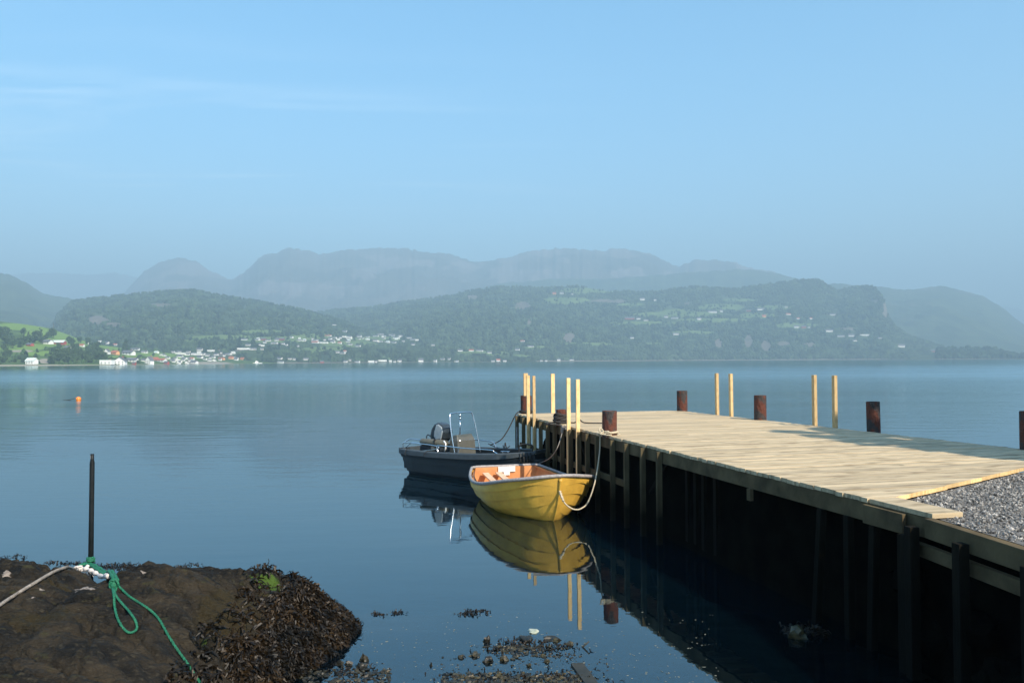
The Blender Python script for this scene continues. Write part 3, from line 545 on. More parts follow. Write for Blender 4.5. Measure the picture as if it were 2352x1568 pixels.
# ------------------------------------------------------------------ trees on the headland
def crown_mesh(name, ht, wd, seed, shape='round', leaves=420):
    r_ = random.Random(seed); b = MB()
    lobes = []
    n = 9 if shape == 'round' else 7
    for i in range(n):
        if shape == 'round':
            a = r_.uniform(0, 6.28); rr = wd * 0.30 * math.sqrt(r_.random()); z = ht * r_.uniform(0.32, 0.82); s_ = wd * r_.uniform(0.20, 0.32)
        else:
            a = r_.uniform(0, 6.28); f_ = i / (n - 1); rr = wd * 0.10; z = ht * (0.2 + 0.72 * f_); s_ = wd * 0.42 * (1 - f_ * 0.78)
        lobes.append((rr * math.cos(a), rr * math.sin(a), z, s_))
    for k in range(leaves):
        lx, ly, lz, s_ = r_.choice(lobes)
        d = Vector((r_.gauss(0, 1), r_.gauss(0, 1), r_.gauss(0, 1))).normalized() * s_ * r_.uniform(0.6, 1.08)
        c = Vector((lx, ly, lz)) + Vector((d.x, d.y, d.z * 0.85)); q = wd * r_.uniform(0.035, 0.075)
        m = Matrix.Rotation(r_.uniform(0, 6.28), 3, Vector((r_.random(), r_.random(), r_.random() + .01)).normalized())
        vs = [c + m @ Vector(p) * q for p in ((-1, -.6, 0), (1, -.7, .2), (.8, .8, 0), (-.7, .9, -.2), (0, 0, 1.1))]
        b.add(vs, [(0, 1, 4), (1, 2, 4), (2, 3, 4), (3, 0, 4), (0, 3, 2, 1)], 0, r_.random())
    me = b.build(name, MT['leaf']); return me
def tree_proto(ht, wd, seed, shape, leaves=420):
    e = empty('tree', (0, 0, 0)); crown_mesh('crown', ht, wd, seed, shape, leaves).parent = e
    b = MB(); b.tube([(0, 0, -1), (0, 0, ht * .25), (0.1, 0, ht * .6)], [wd * .045, wd * .035, wd * .012], 6); tr = b.build('trunk', MT['bark'], e)
    r_ = random.Random(seed + 1)
    b = MB()
    for k in range(5):
        a = k * 1.3; b.tube([(0, 0, ht * (.25 + .05 * k)), (math.cos(a) * wd * .15, math.sin(a) * wd * .15, ht * (.4 + .06 * k)), (math.cos(a) * wd * .25, math.sin(a) * wd * .25, ht * (.48 + .06 * k))], [wd * .02, wd * .013, wd * .006], 5)
    b.build('limb', MT['bark'], e)
    return e
def dup(root):
    r_ = root.copy(); C.objects.link(r_)
    for ch in list(root.children):
        c = ch.copy(); C.objects.link(c); c.parent = r_
        for g in ch.children:
            d = g.copy(); C.objects.link(d); d.parent = c
    return r_
protos = [tree_proto(14, 12, 1, 'round'), tree_proto(12, 13, 2, 'round'), tree_proto(15, 10, 3, 'round'), tree_proto(18, 8, 4, 'spire'), tree_proto(11, 12, 5, 'round')]
pused = [False] * 5
TREEG = {
 'a': ('dark broadleaf tree in the clump on the pasture', 'trees in the clump on the pasture'),
 'b': ('broadleaf tree in the headland shore wood', 'trees along the headland shore'),
 'c': ('tree in the hedge along the crest of the green pasture', 'trees along the pasture crest'),
 'd': ('tree standing among the white houses of the village', 'trees among the village houses'),
 'e': ('tree round the farm', 'trees round the farm'),
 'g': ('dark tree on the wooded headland at the far right', 'trees on the right headland')}
tl = []
r_ = random.Random(5)
for k in range(26): tl.append((r_.uniform(-30, 125), 0, 'a', r_.uniform(.8, 1.25)))
tl = [(x, 775 + r_.uniform(-4, 17) + max(0, (x - 70)) * .1, g, s_) for x, _, g, s_ in tl]
for k in range(46): x = r_.uniform(112, 240); tl.append((x, r_.uniform(806, 833), 'b', r_.uniform(.75, 1.15)))
for k in range(16): x = r_.uniform(-20, 60); tl.append((x, r_.uniform(812, 833), 'b', r_.uniform(.5, .8)))
for k in range(15): x = 100 + k * 6.8; tl.append((x, 749 + (x - 100) * .30 + r_.uniform(-1, 1), 'c', r_.uniform(.5, .8)))
for x, y, s_ in ((290, 806, 1.5), (283, 809, .9), (297, 810, .8), (310, 820, .7), (322, 822, .6), (338, 821, .7), (352, 818, .5), (268, 824, .7), (284, 830, .7), (388, 826, .6), (402, 822, .6), (420, 828, .7), (436, 820, .7), (455, 824, .6), (256, 818, .8), (376, 812, .6), (318, 834, .5), (396, 836, .5)): tl.append((x, y, 'd', s_))
for x, y, s_ in ((95, 786, .9), (104, 782, .8), (160, 788, .9), (166, 790, .9), (181, 788, .9), (204, 792, 1.1), (212, 796, .9), (222, 800, .8), (84, 782, 1.), (76, 797, .7), (124, 801, .8), (142, 802, .8), (150, 804, .9), (168, 804, .8), (196, 803, .9), (176, 800, .7), (60, 795, .8), (48, 797, .8), (28, 800, .9), (10, 804, .8)): tl.append((x, y, 'e', s_))
for k in range(34): x = r_.uniform(2155, 2300); tl.append((x, 822 - 14 * max(0, 1 - ((x - 2230) / 72) ** 2) * r_.random(), 'g', r_.uniform(1.2, 2.0)))
for k in range(8): x = r_.uniform(2305, 2352); tl.append((x, 821, 'g', r_.uniform(.6, .9)))
def blocks(x, y, s_):
    q_ = 12 * s_ * F / 1200 * (1000 / max(1000, float(ip(x, COAST))))
    return any(abs(x - hx) < hw / 2 + q_ * .35 and -1 < y - hy < q_ * .95 for hx, hy, hw, hh, *_ in HS)
for x, y, g, s_ in tl:
    if g != 'g' and blocks(x, y, s_): continue
    if g == 'g':
        d = 2790 + (822 - y) * 8 + r_.uniform(0, 30); p = Vector(((x - 1176) / F * d, d, 0.5 + (822 - y) * 1.0))
    else: p = land(x, y)
    k = r_.choice([0, 1, 2, 4, 0, 1, 4, 3]) if (x, y) != (290, 806) else 3
    t = protos[k] if not pused[k] else dup(protos[k]); pused[k] = True
    t.location = p - Vector((0, 0, .6)); q = s_ * r_.uniform(.9, 1.1); t.scale = (q, q, q * r_.uniform(.9, 1.15)); t.rotation_euler = (0, 0, r_.uniform(0, 6.28))
    t.name = 'tree'
    if (x, y) == (290, 806): tag(t, 'tallest dark tree, towering beside the village above the white houses', 'tree', 'trees among the village houses'); t.scale = (1.9, 1.9, 1.35)
    elif g in 'bae':
        wh = ('left of the white waterfront house' if x < 66 else 'just right of the white waterfront house' if x < 165 else 'left of the flat-roofed waterfront building') if g == 'b' else ('at the picture edge' if x < 20 else 'in its middle' if x < 75 else 'at its right end') if g == 'a' else ('left of the barn' if x < 115 else 'below the barn' if y > 798 else 'right of the barn')
        tag(t, TREEG[g][0] + ', ' + ('tall ' if s_ > 1 else 'low ') + wh, 'tree', TREEG[g][1])
    else: tag(t, TREEG[g][0], 'tree', TREEG[g][1])

# ------------------------------------------------------------------ placing the houses
for i, (x, y, w_, h_, k, l, parts) in enumerate(HS):
    key = (k, parts)
    if key not in hproto: hproto[key] = [house_mesh(k, parts), False]
    pr = hproto[key]; o = pr[0] if not pr[1] else dup(pr[0]); pr[1] = True
    p = land(x, y); d = p.length
    W = max(w_ * d / F, 5) * 1.0; Hh = max(h_ * d / F, 4) * (1.2 if h_ < 5 else 1.0)
    o.location = p - Vector((0, 0, .4)) ; o.scale = (W, min(W, 14), Hh); o.rotation_euler = (0, 0, random.uniform(-.35, .15)); o.name = 'house'
    if isinstance(l, str): tag(o, l, 'house')
    else:
        what = {'w': 'grey-roofed', 'p': 'pale-roofed', 'r': 'red', 'wr': 'red-roofed', 'o': 'ochre', 'f': 'flat-roofed', 'g': 'gabled'}[k]
        lo_, hi_ = {c1[1]: (375, 500), c2[1]: (476, 605), c3[1]: (555, 950), c4[1]: (640, 1330), c5[1]: (990, 2060), c6[1]: (1270, 1950)}[l[1]]
        part = ['left', 'middle', 'right'][min(2, max(0, int((x - lo_) / (hi_ - lo_) * 3)))]
        tag(o, 'small %s house, %s part of the %s' % (what, part, {c1[1]: 'crowded village centre', c2[1]: 'village shore beyond the quay', c3[1]: 'upper village on the slope', c4[1]: 'distant shore beyond the village', c5[1]: 'lower slope of the long hill', c6[1]: 'high pastures of the long hill'}[l[1]]), 'house', l[1])
# low-lying shore strip, power pole and a moored ship at the village
ps = land(476.4 + ax(615), 834.0); ps = Vector((ps.x, ps.y - 30, 0)); e = empty('boat', ps, R(4)); Ls = 90 * .2026 * ps.length / F
b = MB(); b.add([(-.5, -.12, .0), (.5, -.1, .0), (.56, 0, 0), (.5, .1, 0), (-.5, .12, 0), (-.52, -.14, .1), (.54, -.12, .1), (.62, 0, .13), (.54, .12, .1), (-.52, .14, .1)], [(0, 1, 6, 5), (1, 2, 7, 6), (2, 3, 8, 7), (3, 4, 9, 8), (4, 0, 5, 9), (5, 6, 7, 8, 9)]); o = b.build('hull', MT['hwall'], e)
b = MB(); b.box((-.05, 0, .18), (.35, .16, .16)); b.box((-.08, 0, .28), (.14, .12, .08)); b.build('cabin', MT['hwall'], e); e.scale = (Ls, Ls, Ls)
tag(e, 'white cabin boat moored off the shore right of the village', 'boat')
p = land(123, 760); b = MB(); b.tube([(0, 0, -1), (0, 0, 14)], [.5, .35], 6); b.box((0, 0, 12.5), (3.2, .3, .3)); o = b.build('utility_pole', MT['bark'], loc=p); tag(o, 'pale utility pole on the crest of the green pasture', 'pole')
p = land(203, 797); b = MB(); b.tube([(0, 0, -1), (0, 0, 8)], [.35, .25], 6); b.box((0, 0, 7.2), (2., .2, .2)); o = b.build('utility_pole', MT['hwall'], loc=p); tag(o, 'short white pole beside trees right of the red barn', 'pole')

# ================================================================== DOCK
DZ = 1.63
O = P(1188, 950, DZ); Cn = P(2140, 1180, DZ); q = (Cn - O); LEN = q.length; q.normalize()
ANG = math.atan2(q.x, -q.y)          # local +X runs across the deck, local -Y runs to the shore
DK = Matrix.Translation((O.x, O.y, 0)) @ Matrix.Rotation(ANG, 4, 'Z'); DKi = DK.inverted()
L = lambda p: DKi @ Vector(p)
Rf = L(P(1562, 943, DZ)); Rn = L(P(2345, 1030, DZ)); G1 = L(P(2060, 1141, DZ)); G2 = L(P(2352, 1073, DZ))
dock = empty('timber_dock', (O.x, O.y, 0), ANG); tag(dock, 'new timber dock of pale planks on dark piles reaching into the fjord', 'dock')
def xr(y):
    a = Rf.x + (Rn.x - Rf.x) * (y - Rf.y) / (Rn.y - Rf.y)
    g = G1.x + (G2.x - G1.x) * (y - G1.y) / (G2.y - G1.y)
    return a, g
b = MB(); y = 0.0; rr = random.Random(3)
EX = min(Rf.y, 0) 
while y > G1.y + .1:
    a, g = xr(y - .07); x1 = min(a, g) if y < G2.y + 30 else a
    x1 = a if (G2.x - G1.x) / (G2.y - G1.y) * (y - G1.y) + G1.x > a else g
    wdt = rr.choice([.14, .145, .145]); xo = rr.uniform(-.012, .02)
    joints = [xo]; 
    cut = rr.uniform(1.5, 4.2)
    if x1 > 4.5 and rr.random() < .6: joints += [cut]
    joints.append(x1 + rr.uniform(-.01, .015))
    for k in range(len(joints) - 1):
        xa, xb = joints[k] + (.002 if k else 0), joints[k + 1]
        if xb - xa < .05: continue
        dz = rr.uniform(-.003, .003)
        if k == len(joints) - 2 and x1 == g:
            gs = (G2.x - G1.x) / (G2.y - G1.y); xb0 = xb + gs * .07; xb1 = xb - gs * (wdt - .07)
            y0, y1 = y, y - wdt + .007; z1 = DZ + dz; z0 = z1 - .048; f_ = rr.random()
            vs = [(xa, y1, z0), (xb1, y1, z0), (xb0, y0, z0), (xa, y0, z0), (xa, y1, z1), (xb1, y1, z1), (xb0, y0, z1), (xa, y0, z1)]
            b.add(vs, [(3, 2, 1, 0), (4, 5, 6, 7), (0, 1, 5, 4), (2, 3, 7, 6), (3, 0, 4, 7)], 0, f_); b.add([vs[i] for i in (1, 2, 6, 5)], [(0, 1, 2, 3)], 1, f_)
        else: b.box(((xa + xb) / 2, y - wdt / 2, DZ - .024 + dz), (xb - xa, wdt - .014, .048), a=rr.random())
    y -= wdt
yl = y
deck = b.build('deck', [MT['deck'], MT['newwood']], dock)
# long edge board by the gravel
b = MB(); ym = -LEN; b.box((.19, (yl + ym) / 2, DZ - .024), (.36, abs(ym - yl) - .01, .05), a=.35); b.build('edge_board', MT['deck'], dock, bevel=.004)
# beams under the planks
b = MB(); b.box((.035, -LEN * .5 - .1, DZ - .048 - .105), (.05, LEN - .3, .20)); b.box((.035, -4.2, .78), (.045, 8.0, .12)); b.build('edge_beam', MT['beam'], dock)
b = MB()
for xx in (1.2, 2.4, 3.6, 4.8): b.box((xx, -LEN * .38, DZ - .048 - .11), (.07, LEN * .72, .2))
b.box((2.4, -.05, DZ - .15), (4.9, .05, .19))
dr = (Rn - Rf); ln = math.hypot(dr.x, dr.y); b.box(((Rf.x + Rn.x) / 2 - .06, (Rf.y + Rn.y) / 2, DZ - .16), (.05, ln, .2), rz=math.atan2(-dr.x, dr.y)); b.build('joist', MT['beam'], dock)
# fender posts along the water side
EP = [1186, 1201, 1213, 1226, 1240, 1256, 1272, 1289, 1308, 1327, 1346, 1369, 1403, 1435, 1472, 1509]
def edge_y(px, lx=0.0):       # position along the edge seen at px
    best = min((abs((lambda s: (1176 + F * s.x / s.y) - px)(DK @ Vector((lx, -t * .02, 0)))), -t * .02) for t in range(0, int(LEN / .02)))
    return best[1]
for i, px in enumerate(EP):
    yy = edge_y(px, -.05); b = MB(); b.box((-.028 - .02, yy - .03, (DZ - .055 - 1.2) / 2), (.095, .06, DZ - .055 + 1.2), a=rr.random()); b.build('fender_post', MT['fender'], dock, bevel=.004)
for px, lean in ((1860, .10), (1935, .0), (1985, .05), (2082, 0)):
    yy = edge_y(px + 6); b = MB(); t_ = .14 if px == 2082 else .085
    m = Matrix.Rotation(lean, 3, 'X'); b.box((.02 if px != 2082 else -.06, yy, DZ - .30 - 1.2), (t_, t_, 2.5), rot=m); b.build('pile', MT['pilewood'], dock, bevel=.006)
b = MB(); b.box((-.035, edge_y(2030), DZ - .16), (.05, .62, .20)); b.build('splice_board', MT['beam'], dock, bevel=.004)
b = MB(); b.box((-.02, edge_y(1722), DZ - .33), (.05, .09, .16)); b.build('hanging_block', MT['beam'], dock)
# inner piles in the gloom
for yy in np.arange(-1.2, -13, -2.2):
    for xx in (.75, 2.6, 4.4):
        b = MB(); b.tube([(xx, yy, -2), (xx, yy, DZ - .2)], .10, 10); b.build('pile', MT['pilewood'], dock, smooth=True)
for k, px in enumerate((1538, 1556, 1574, 1600)):
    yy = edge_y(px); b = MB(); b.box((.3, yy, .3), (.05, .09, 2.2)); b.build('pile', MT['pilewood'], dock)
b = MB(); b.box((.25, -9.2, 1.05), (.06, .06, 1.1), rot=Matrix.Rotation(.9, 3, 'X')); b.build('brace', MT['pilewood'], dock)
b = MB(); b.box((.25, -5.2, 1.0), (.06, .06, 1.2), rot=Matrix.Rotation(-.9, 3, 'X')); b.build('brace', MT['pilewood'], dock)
# new railing posts; (px centre, py top, py base seen, width m, depth m, side)
RP = [(1202, 857, 948, .13, .05, 'f'), (1213, 862, 951.5, .085, .05, 'l'), (1226, 863, 955, .075, .05, 'l'), (1275, 858, 949, .11, .05, 'f'), (1305, 868, 991, .085, .05, 'l'), (1326, 871, 1000, .085, .05, 'l'),
      (1646, 857, 952, .075, .10, 'r'), (1678, 858, 955, .075, .10, 'r'), (1869.5, 861, 975, .075, .10, 'r'), (1916, 862, 979, .075, .10, 'r')]
for px, yt, yb, wd_, dp, side in RP:
    base = P(px, yb, DZ); lp = L(base)
    if side == 'l': lp.x = -.065; lp.y = edge_y(px, -.065)
    if side == 'l':
        wp = DK @ Vector((lp.x, lp.y, 0)); d = wp.y; zb = .25
    else: wp = DK @ Vector((lp.x, lp.y, 0)); d = wp.y; zb = .5 if side == 'r' else DZ - .3
    zt = PD(px, yt, d).z
    if side == 'r':
        cand = [(abs(1176 + F * q_.x / q_.y - px), y_) for y_ in np.arange(-12, 0, .01) for q_ in [DK @ Vector((xr(y_)[0] + .045, y_, 0))]]; lp.y = min(cand)[1]; lp.x = xr(lp.y)[0] + .045
    if side == 'f': lp.y = .045 if px > 1250 else .03
    wp = DK @ Vector((lp.x, lp.y, 0)); zt = PD(px, yt, wp.y).z
    lean = rr.uniform(-.006, .006)
    b = MB(); b.box((lp.x, lp.y, (zt + zb) / 2), (wd_, dp, zt - zb), rot=Matrix.Rotation(lean, 3, 'Y'), a=rr.random()); b.build('railing_post', MT['newwood'], dock, bevel=.004)

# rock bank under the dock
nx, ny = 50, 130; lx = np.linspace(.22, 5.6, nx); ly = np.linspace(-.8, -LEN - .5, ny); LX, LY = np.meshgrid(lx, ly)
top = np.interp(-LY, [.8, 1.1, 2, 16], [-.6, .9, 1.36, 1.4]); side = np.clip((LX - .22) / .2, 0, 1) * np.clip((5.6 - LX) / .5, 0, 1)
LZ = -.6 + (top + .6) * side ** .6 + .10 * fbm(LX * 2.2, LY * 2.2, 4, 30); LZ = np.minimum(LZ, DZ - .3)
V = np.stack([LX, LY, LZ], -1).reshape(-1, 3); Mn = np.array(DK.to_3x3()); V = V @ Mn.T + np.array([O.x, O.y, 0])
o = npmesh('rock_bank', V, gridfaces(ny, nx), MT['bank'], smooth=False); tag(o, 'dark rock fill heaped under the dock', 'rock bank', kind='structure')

# ------------------------------------------------------------------ steel mooring posts
def bollard(px, yb, yt, wpx, label, taper=0):
    c = P(px, yb, DZ); d = c.y; r0 = wpx / 2 * d / F; c = Vector((c.x, c.y + r0 * .8, DZ)); zt = PD(px, yt, c.y).z
    b = MB(); n = 28; H_ = zt - DZ
    b.lathe([(r0, -.05), (r0, H_ - .02), (r0 * .97, H_), (r0 * .90, H_ - .006), (r0 * .90, H_ - .05), (0.001, H_ - .05)], n=n)
    o = b.build('mooring_bollard', MT['rust'], smooth=False, loc=c); tag(o, label, 'bollard', 'rusty steel mooring posts round the dock')
    o.rotation_euler = (random.uniform(-.01, .01), random.uniform(-.015, .015), random.uniform(0, 6))
    b = MB(); b.lathe([(r0 * .90, H_ - .012), (.001, H_ - .010)], n=n); b.build('top_cap', MT['rim'], o)
    # concrete-grey cap inside the pipe rim
    return c, r0, zt
BC = {}
BC['corner'] = bollard(1209, 950, 908, 26, 'rusty steel mooring post at the far left dock corner, partly behind thin timber posts')
BC['coil'] = bollard(1290, 973, 940, 24, 'rusty mooring post wrapped in black rope, behind the two front timber posts')
BC['front'] = bollard(1401.5, 1000, 943, 34, 'largest rusty mooring post, tied with the cream rope of the yellow dinghy')
BC['far'] = bollard(1569, 944, 897, 24, 'rusty mooring post at the far right dock corner')
BC['mid'] = bollard(1749.5, 964.5, 907.5, 28, 'reddish mooring post between the two pairs of timber posts')
BC['dark'] = bollard(2012, 990, 922, 30, 'dark mooring post standing in tree shade on the right dock edge')
BC['edge'] = bollard(2369, 1033, 944, 33, 'nearly black mooring post cut by the right picture edge')

# ------------------------------------------------------------------ gravel yard with its timber wall
W2 = P(2352, 1264, 1.56)
gdir = (DK @ G2 - DK @ G1); gdir.z = 0; gdir.normalize()
g1w = DK @ G1; cw = Cn + (DK.to_3x3() @ Vector((.1, 0, 0))); w2 = Vector((W2.x + .1, W2.y, 0))
wd2 = (w2 - cw); wd2.z = 0; w3 = w2 + wd2.normalized() * 8
gfar = g1w + gdir * 16
poly = [Vector((g1w.x, g1w.y, 0)), Vector((cw.x, cw.y, 0)), Vector((w2.x, w2.y, 0)), Vector((w3.x, w3.y, 0)), Vector((w3.x + 2, -30, 0)), Vector((80, -30, 0)), Vector((80, gfar.y + 2, 0)), Vector((gfar.x, gfar.y, 0))]
gz = DZ - .06; b = MB(); n = len(poly)
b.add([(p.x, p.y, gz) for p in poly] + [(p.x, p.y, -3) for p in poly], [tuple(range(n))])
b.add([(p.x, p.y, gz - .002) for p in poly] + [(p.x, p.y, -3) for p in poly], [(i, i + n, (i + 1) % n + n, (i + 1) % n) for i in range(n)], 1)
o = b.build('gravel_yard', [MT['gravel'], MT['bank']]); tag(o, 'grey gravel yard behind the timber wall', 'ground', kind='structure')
# loose stones on it
r_ = np.random.default_rng(11); n = 60000
tri = np.array([[g1w.x, g1w.y], [w2.x, w2.y], [gfar.x, gfar.y]])
a = r_.uniform(0, 1, (n, 2)); sx = 3.9 + 7 * a[:, 0]; sy = 5.5 + 10 * a[:, 1]
def inside(x, y):
    l1 = (x - g1w.x) * gdir.y - (y - g1w.y) * gdir.x > 0.03
    e1 = cw - g1w; l2 = (x - g1w.x) * e1.y - (y - g1w.y) * e1.x < -0.04
    e2 = w3 - cw; l3 = (x - cw.x) * e2.y - (y - cw.y) * e2.x < -0.06
    return l1 & l2 & l3 & (x / y < .68)
ok = inside(sx, sy); sx = sx[ok]; sy = sy[ok]; n = len(sx)
oct_ = np.array([[1, 0, 0], [0, 1, 0], [-1, 0, 0], [0, -1, 0], [0, 0, 1], [0, 0, -1.]]); of = np.array([(0, 1, 4), (1, 2, 4), (2, 3, 4), (3, 0, 4), (1, 0, 5), (2, 1, 5), (3, 2, 5), (0, 3, 5)])
sz = r_.uniform(.006, .022, n) * r_.uniform(.6, 1.2, n); th = r_.uniform(0, 6.28, n)
V = oct_[None] * r_.uniform(.55, 1.35, (n, 6, 1)) * sz[:, None, None]; V[:, :, 2] *= .75; qa = r_.uniform(0, 3.1, n)[:, None]; vy0 = V[:, :, 1] * np.cos(qa) - V[:, :, 2] * np.sin(qa); V[:, :, 2] = V[:, :, 1] * np.sin(qa) + V[:, :, 2] * np.cos(qa); V[:, :, 1] = vy0
ct, st = np.cos(th)[:, None], np.sin(th)[:, None]; vx = V[:, :, 0] * ct - V[:, :, 1] * st; vy = V[:, :, 0] * st + V[:, :, 1] * ct
V[:, :, 0] = vx + sx[:, None]; V[:, :, 1] = vy + sy[:, None]; V[:, :, 2] += gz + .006
o = npmesh('gravel_stones', V.reshape(-1, 3), (of[None] + (np.arange(n) * 6)[:, None, None]).reshape(-1, 3), MT['pebble'], {'rnd': np.repeat(r_.beta(1.2, 1.6, n), 6)}, smooth=False); tag(o, 'loose grey and white gravel stones', 'gravel', kind='stuff')
# wall
wall = empty('retaining_wall', (Cn.x, Cn.y, 0), math.atan2(wd2.y, wd2.x)); tag(wall, 'low timber retaining wall holding the gravel at the lower right', 'retaining wall')
WL = 9.0
b = MB(); b.box((WL / 2 + .02, -.04, DZ - .045 - .085), (WL, .10, .19)); b.build('top_beam', MT['beam'], wall, bevel=.006)
b = MB(); b.box((WL / 2 - .2, -.01, DZ - .38), (WL + .3, .07, .13)); b.build('lower_beam', MT['beam'], wall, bevel=.006)
wl_inv = (Matrix.Translation(wall.location) @ Matrix.Rotation(wall.rotation_euler.z, 4, 'Z')).inverted()
for px, py in ((2151, 1207), (2270, 1245), (2420, 1300)):
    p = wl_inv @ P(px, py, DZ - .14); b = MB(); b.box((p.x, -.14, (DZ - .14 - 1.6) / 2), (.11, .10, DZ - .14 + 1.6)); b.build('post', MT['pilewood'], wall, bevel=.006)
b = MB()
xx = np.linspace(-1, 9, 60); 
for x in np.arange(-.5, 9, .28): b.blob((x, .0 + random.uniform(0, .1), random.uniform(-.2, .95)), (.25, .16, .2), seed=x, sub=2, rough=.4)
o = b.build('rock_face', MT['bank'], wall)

# ================================================================== BLACK / CREAM ROPES ON THE DOCK
def rope(name, pts, r, m, label, group=None, n=60, sp=True, seg=8, strands=False):
    b = MB(); pp = spline(pts, n) if sp else pts
    if strands:
        ln_ = sum((pp[i + 1] - pp[i]).length for i in range(len(pp) - 1)); nn_ = int(ln_ / (r * 1.1)); pp = spline(pp, nn_)
        for k in range(3):
            q_ = []
            for i, p in enumerate(pp):
                t_ = (pp[min(i + 1, nn_ - 1)] - pp[max(i - 1, 0)]).normalized(); x_ = t_.cross(Vector((.1, .2, 1))).normalized(); y_ = t_.cross(x_); a_ = i * .75 + k * 2.094
                q_.append(p + (x_ * math.cos(a_) + y_ * math.sin(a_)) * r * .55)
            b.tube(q_, r * .58, 6)
    else: b.tube(pp, r, seg)
    o = b.build(name, m, smooth=True); tag(o, label, 'rope', group); return o
c, r0, zt = BC['coil']; b = MB(); pts = []
for k in range(7 * 24):
    a = k / 24 * 2 * math.pi; f_ = k / (7 * 24); pts.append((c.x + (r0 + .035 + .03 * (1 - f_) + .012 * math.sin(a * 1.7)) * math.cos(a), c.y + (r0 + .04 + .03 * (1 - f_)) * math.sin(a), DZ + .03 + f_ * .20 + .018 * math.sin(a * 2.3)))
b.tube(pts, .024, 8)
tail = [(c.x - r0 - .04, c.y - .05, DZ + .04), (c.x - .30, c.y - .2, DZ + .03), (c.x - .38, c.y - .42, DZ + .015), (DK @ Vector((-.07, L(c).y - .45, 0))).to_3d() + Vector((0, 0, DZ - .02))]; e0 = tail[-1]; tail += [e0 + Vector((0, 0, -.25)), e0 + Vector((.03, .02, -.5))]
b.tube(spline(tail, 30), .018, 7); b.tube(spline([(c.x + r0, c.y - .1, DZ + .05), (c.x + .3, c.y - .15, DZ + .03), (c.x + .42, c.y - .1, DZ + .10), (c.x + .55, c.y - .18, DZ + .03), (c.x + 1.0, c.y - .2, DZ + .02)], 24), .016, 7)
o = b.build('rope_coil', MT['ropeblk'], smooth=True); tag(o, 'thick black rope wound round the mooring post', 'rope')
c, r0, zt = BC['corner']; b = MB(); pts = []
for k in range(2 * 24): a = k / 24 * 2 * math.pi; pts.append((c.x + (r0 + .03) * math.cos(a), c.y + (r0 + .03) * math.sin(a), DZ + .03 + .03 * k / 24))
b.tube(pts, .02, 6); corner_tie = b.build('rope_turns', MT['ropeblk'], smooth=True); tag(corner_tie, 'dark rope turns at foot of the far left corner mooring post', 'rope')
c, r0, zt = BC['front']; pts = []
for k in range(60): a = k / 24 * 2 * math.pi; pts.append(Vector((c.x + (r0 + .02) * math.cos(a), c.y + (r0 + .02) * math.sin(a), DZ + .045 + .02 * math.sin(a + 2.2) + .006 * k / 24)))
b = MB(); b.tube(pts, .014, 8); b.tube([p + Vector((0, 0, .03 if p.x < c.x else -.012)) for p in pts], .014, 8)
kx = Vector((c.x - r0 - .02, c.y - .10, DZ + .06)); b.tube(spline([kx + Vector((.03, -.03, -.02)), kx + Vector((-.05, -.02, .04)), kx + Vector((-.02, .02, .09)), kx + Vector((.03, -.03, .02)), kx + Vector((-.04, -.05, -.02)), kx + Vector((.08, -.06, -.035))], 30), .015, 8)
b.tube(spline([(c.x + r0, c.y - .06, DZ + .03), (c.x + r0 + .05, c.y - .12, DZ + .02), (c.x + r0 - .02, c.y - .2, DZ + .015)], 12), .013, 8)
E = P(1283, 1128, 0); STEM = Vector((.915, 15.97, .934))
edge_pt = DK @ Vector((-.03, edge_y(1381), 0)); edge_pt.z = DZ + .01
bowring = PD(1286, 1128, 16.02)
line = [(c.x + .02, c.y - r0 - .06, DZ + .02), (c.x - .12, c.y - r0 - .04, DZ + .02), edge_pt, PD(1377, 1040, edge_pt.y - .1), PD(1368, 1100, 16.3), PD(1352, 1150, 16.1), PD(1335, 1167, 15.95), PD(1318, 1169, 15.9), PD(1300, 1158, 15.9), PD(1289, 1140, 15.95), bowring]
b.tube(spline(line, 90), .014, 8)
b.tube(spline([bowring, PD(1289, 1137, 15.93), PD(1294, 1150, 15.88)], 12), [.024 + .008 * math.sin(i * 1.9) for i in range(12)], 8)
o = b.build('mooring_rope', MT['rope'], smooth=True); tag(o, 'slack cream rope from the yellow dinghy bow up to the largest mooring post', 'rope')

# ================================================================== YELLOW DINGHY
ax_ = Vector((-.27, .963, 0)).normalized(); nx_ = Vector((ax_.y, -ax_.x, 0))
DL = 4.05
dh = math.atan2(ax_.y, ax_.x)
dingy = empty('yellow_dinghy', (STEM.x, STEM.y, 0), dh); tag(dingy, 'yellow clinker-look dinghy with orange inside and grey rim, bow towards the viewer', 'dinghy')
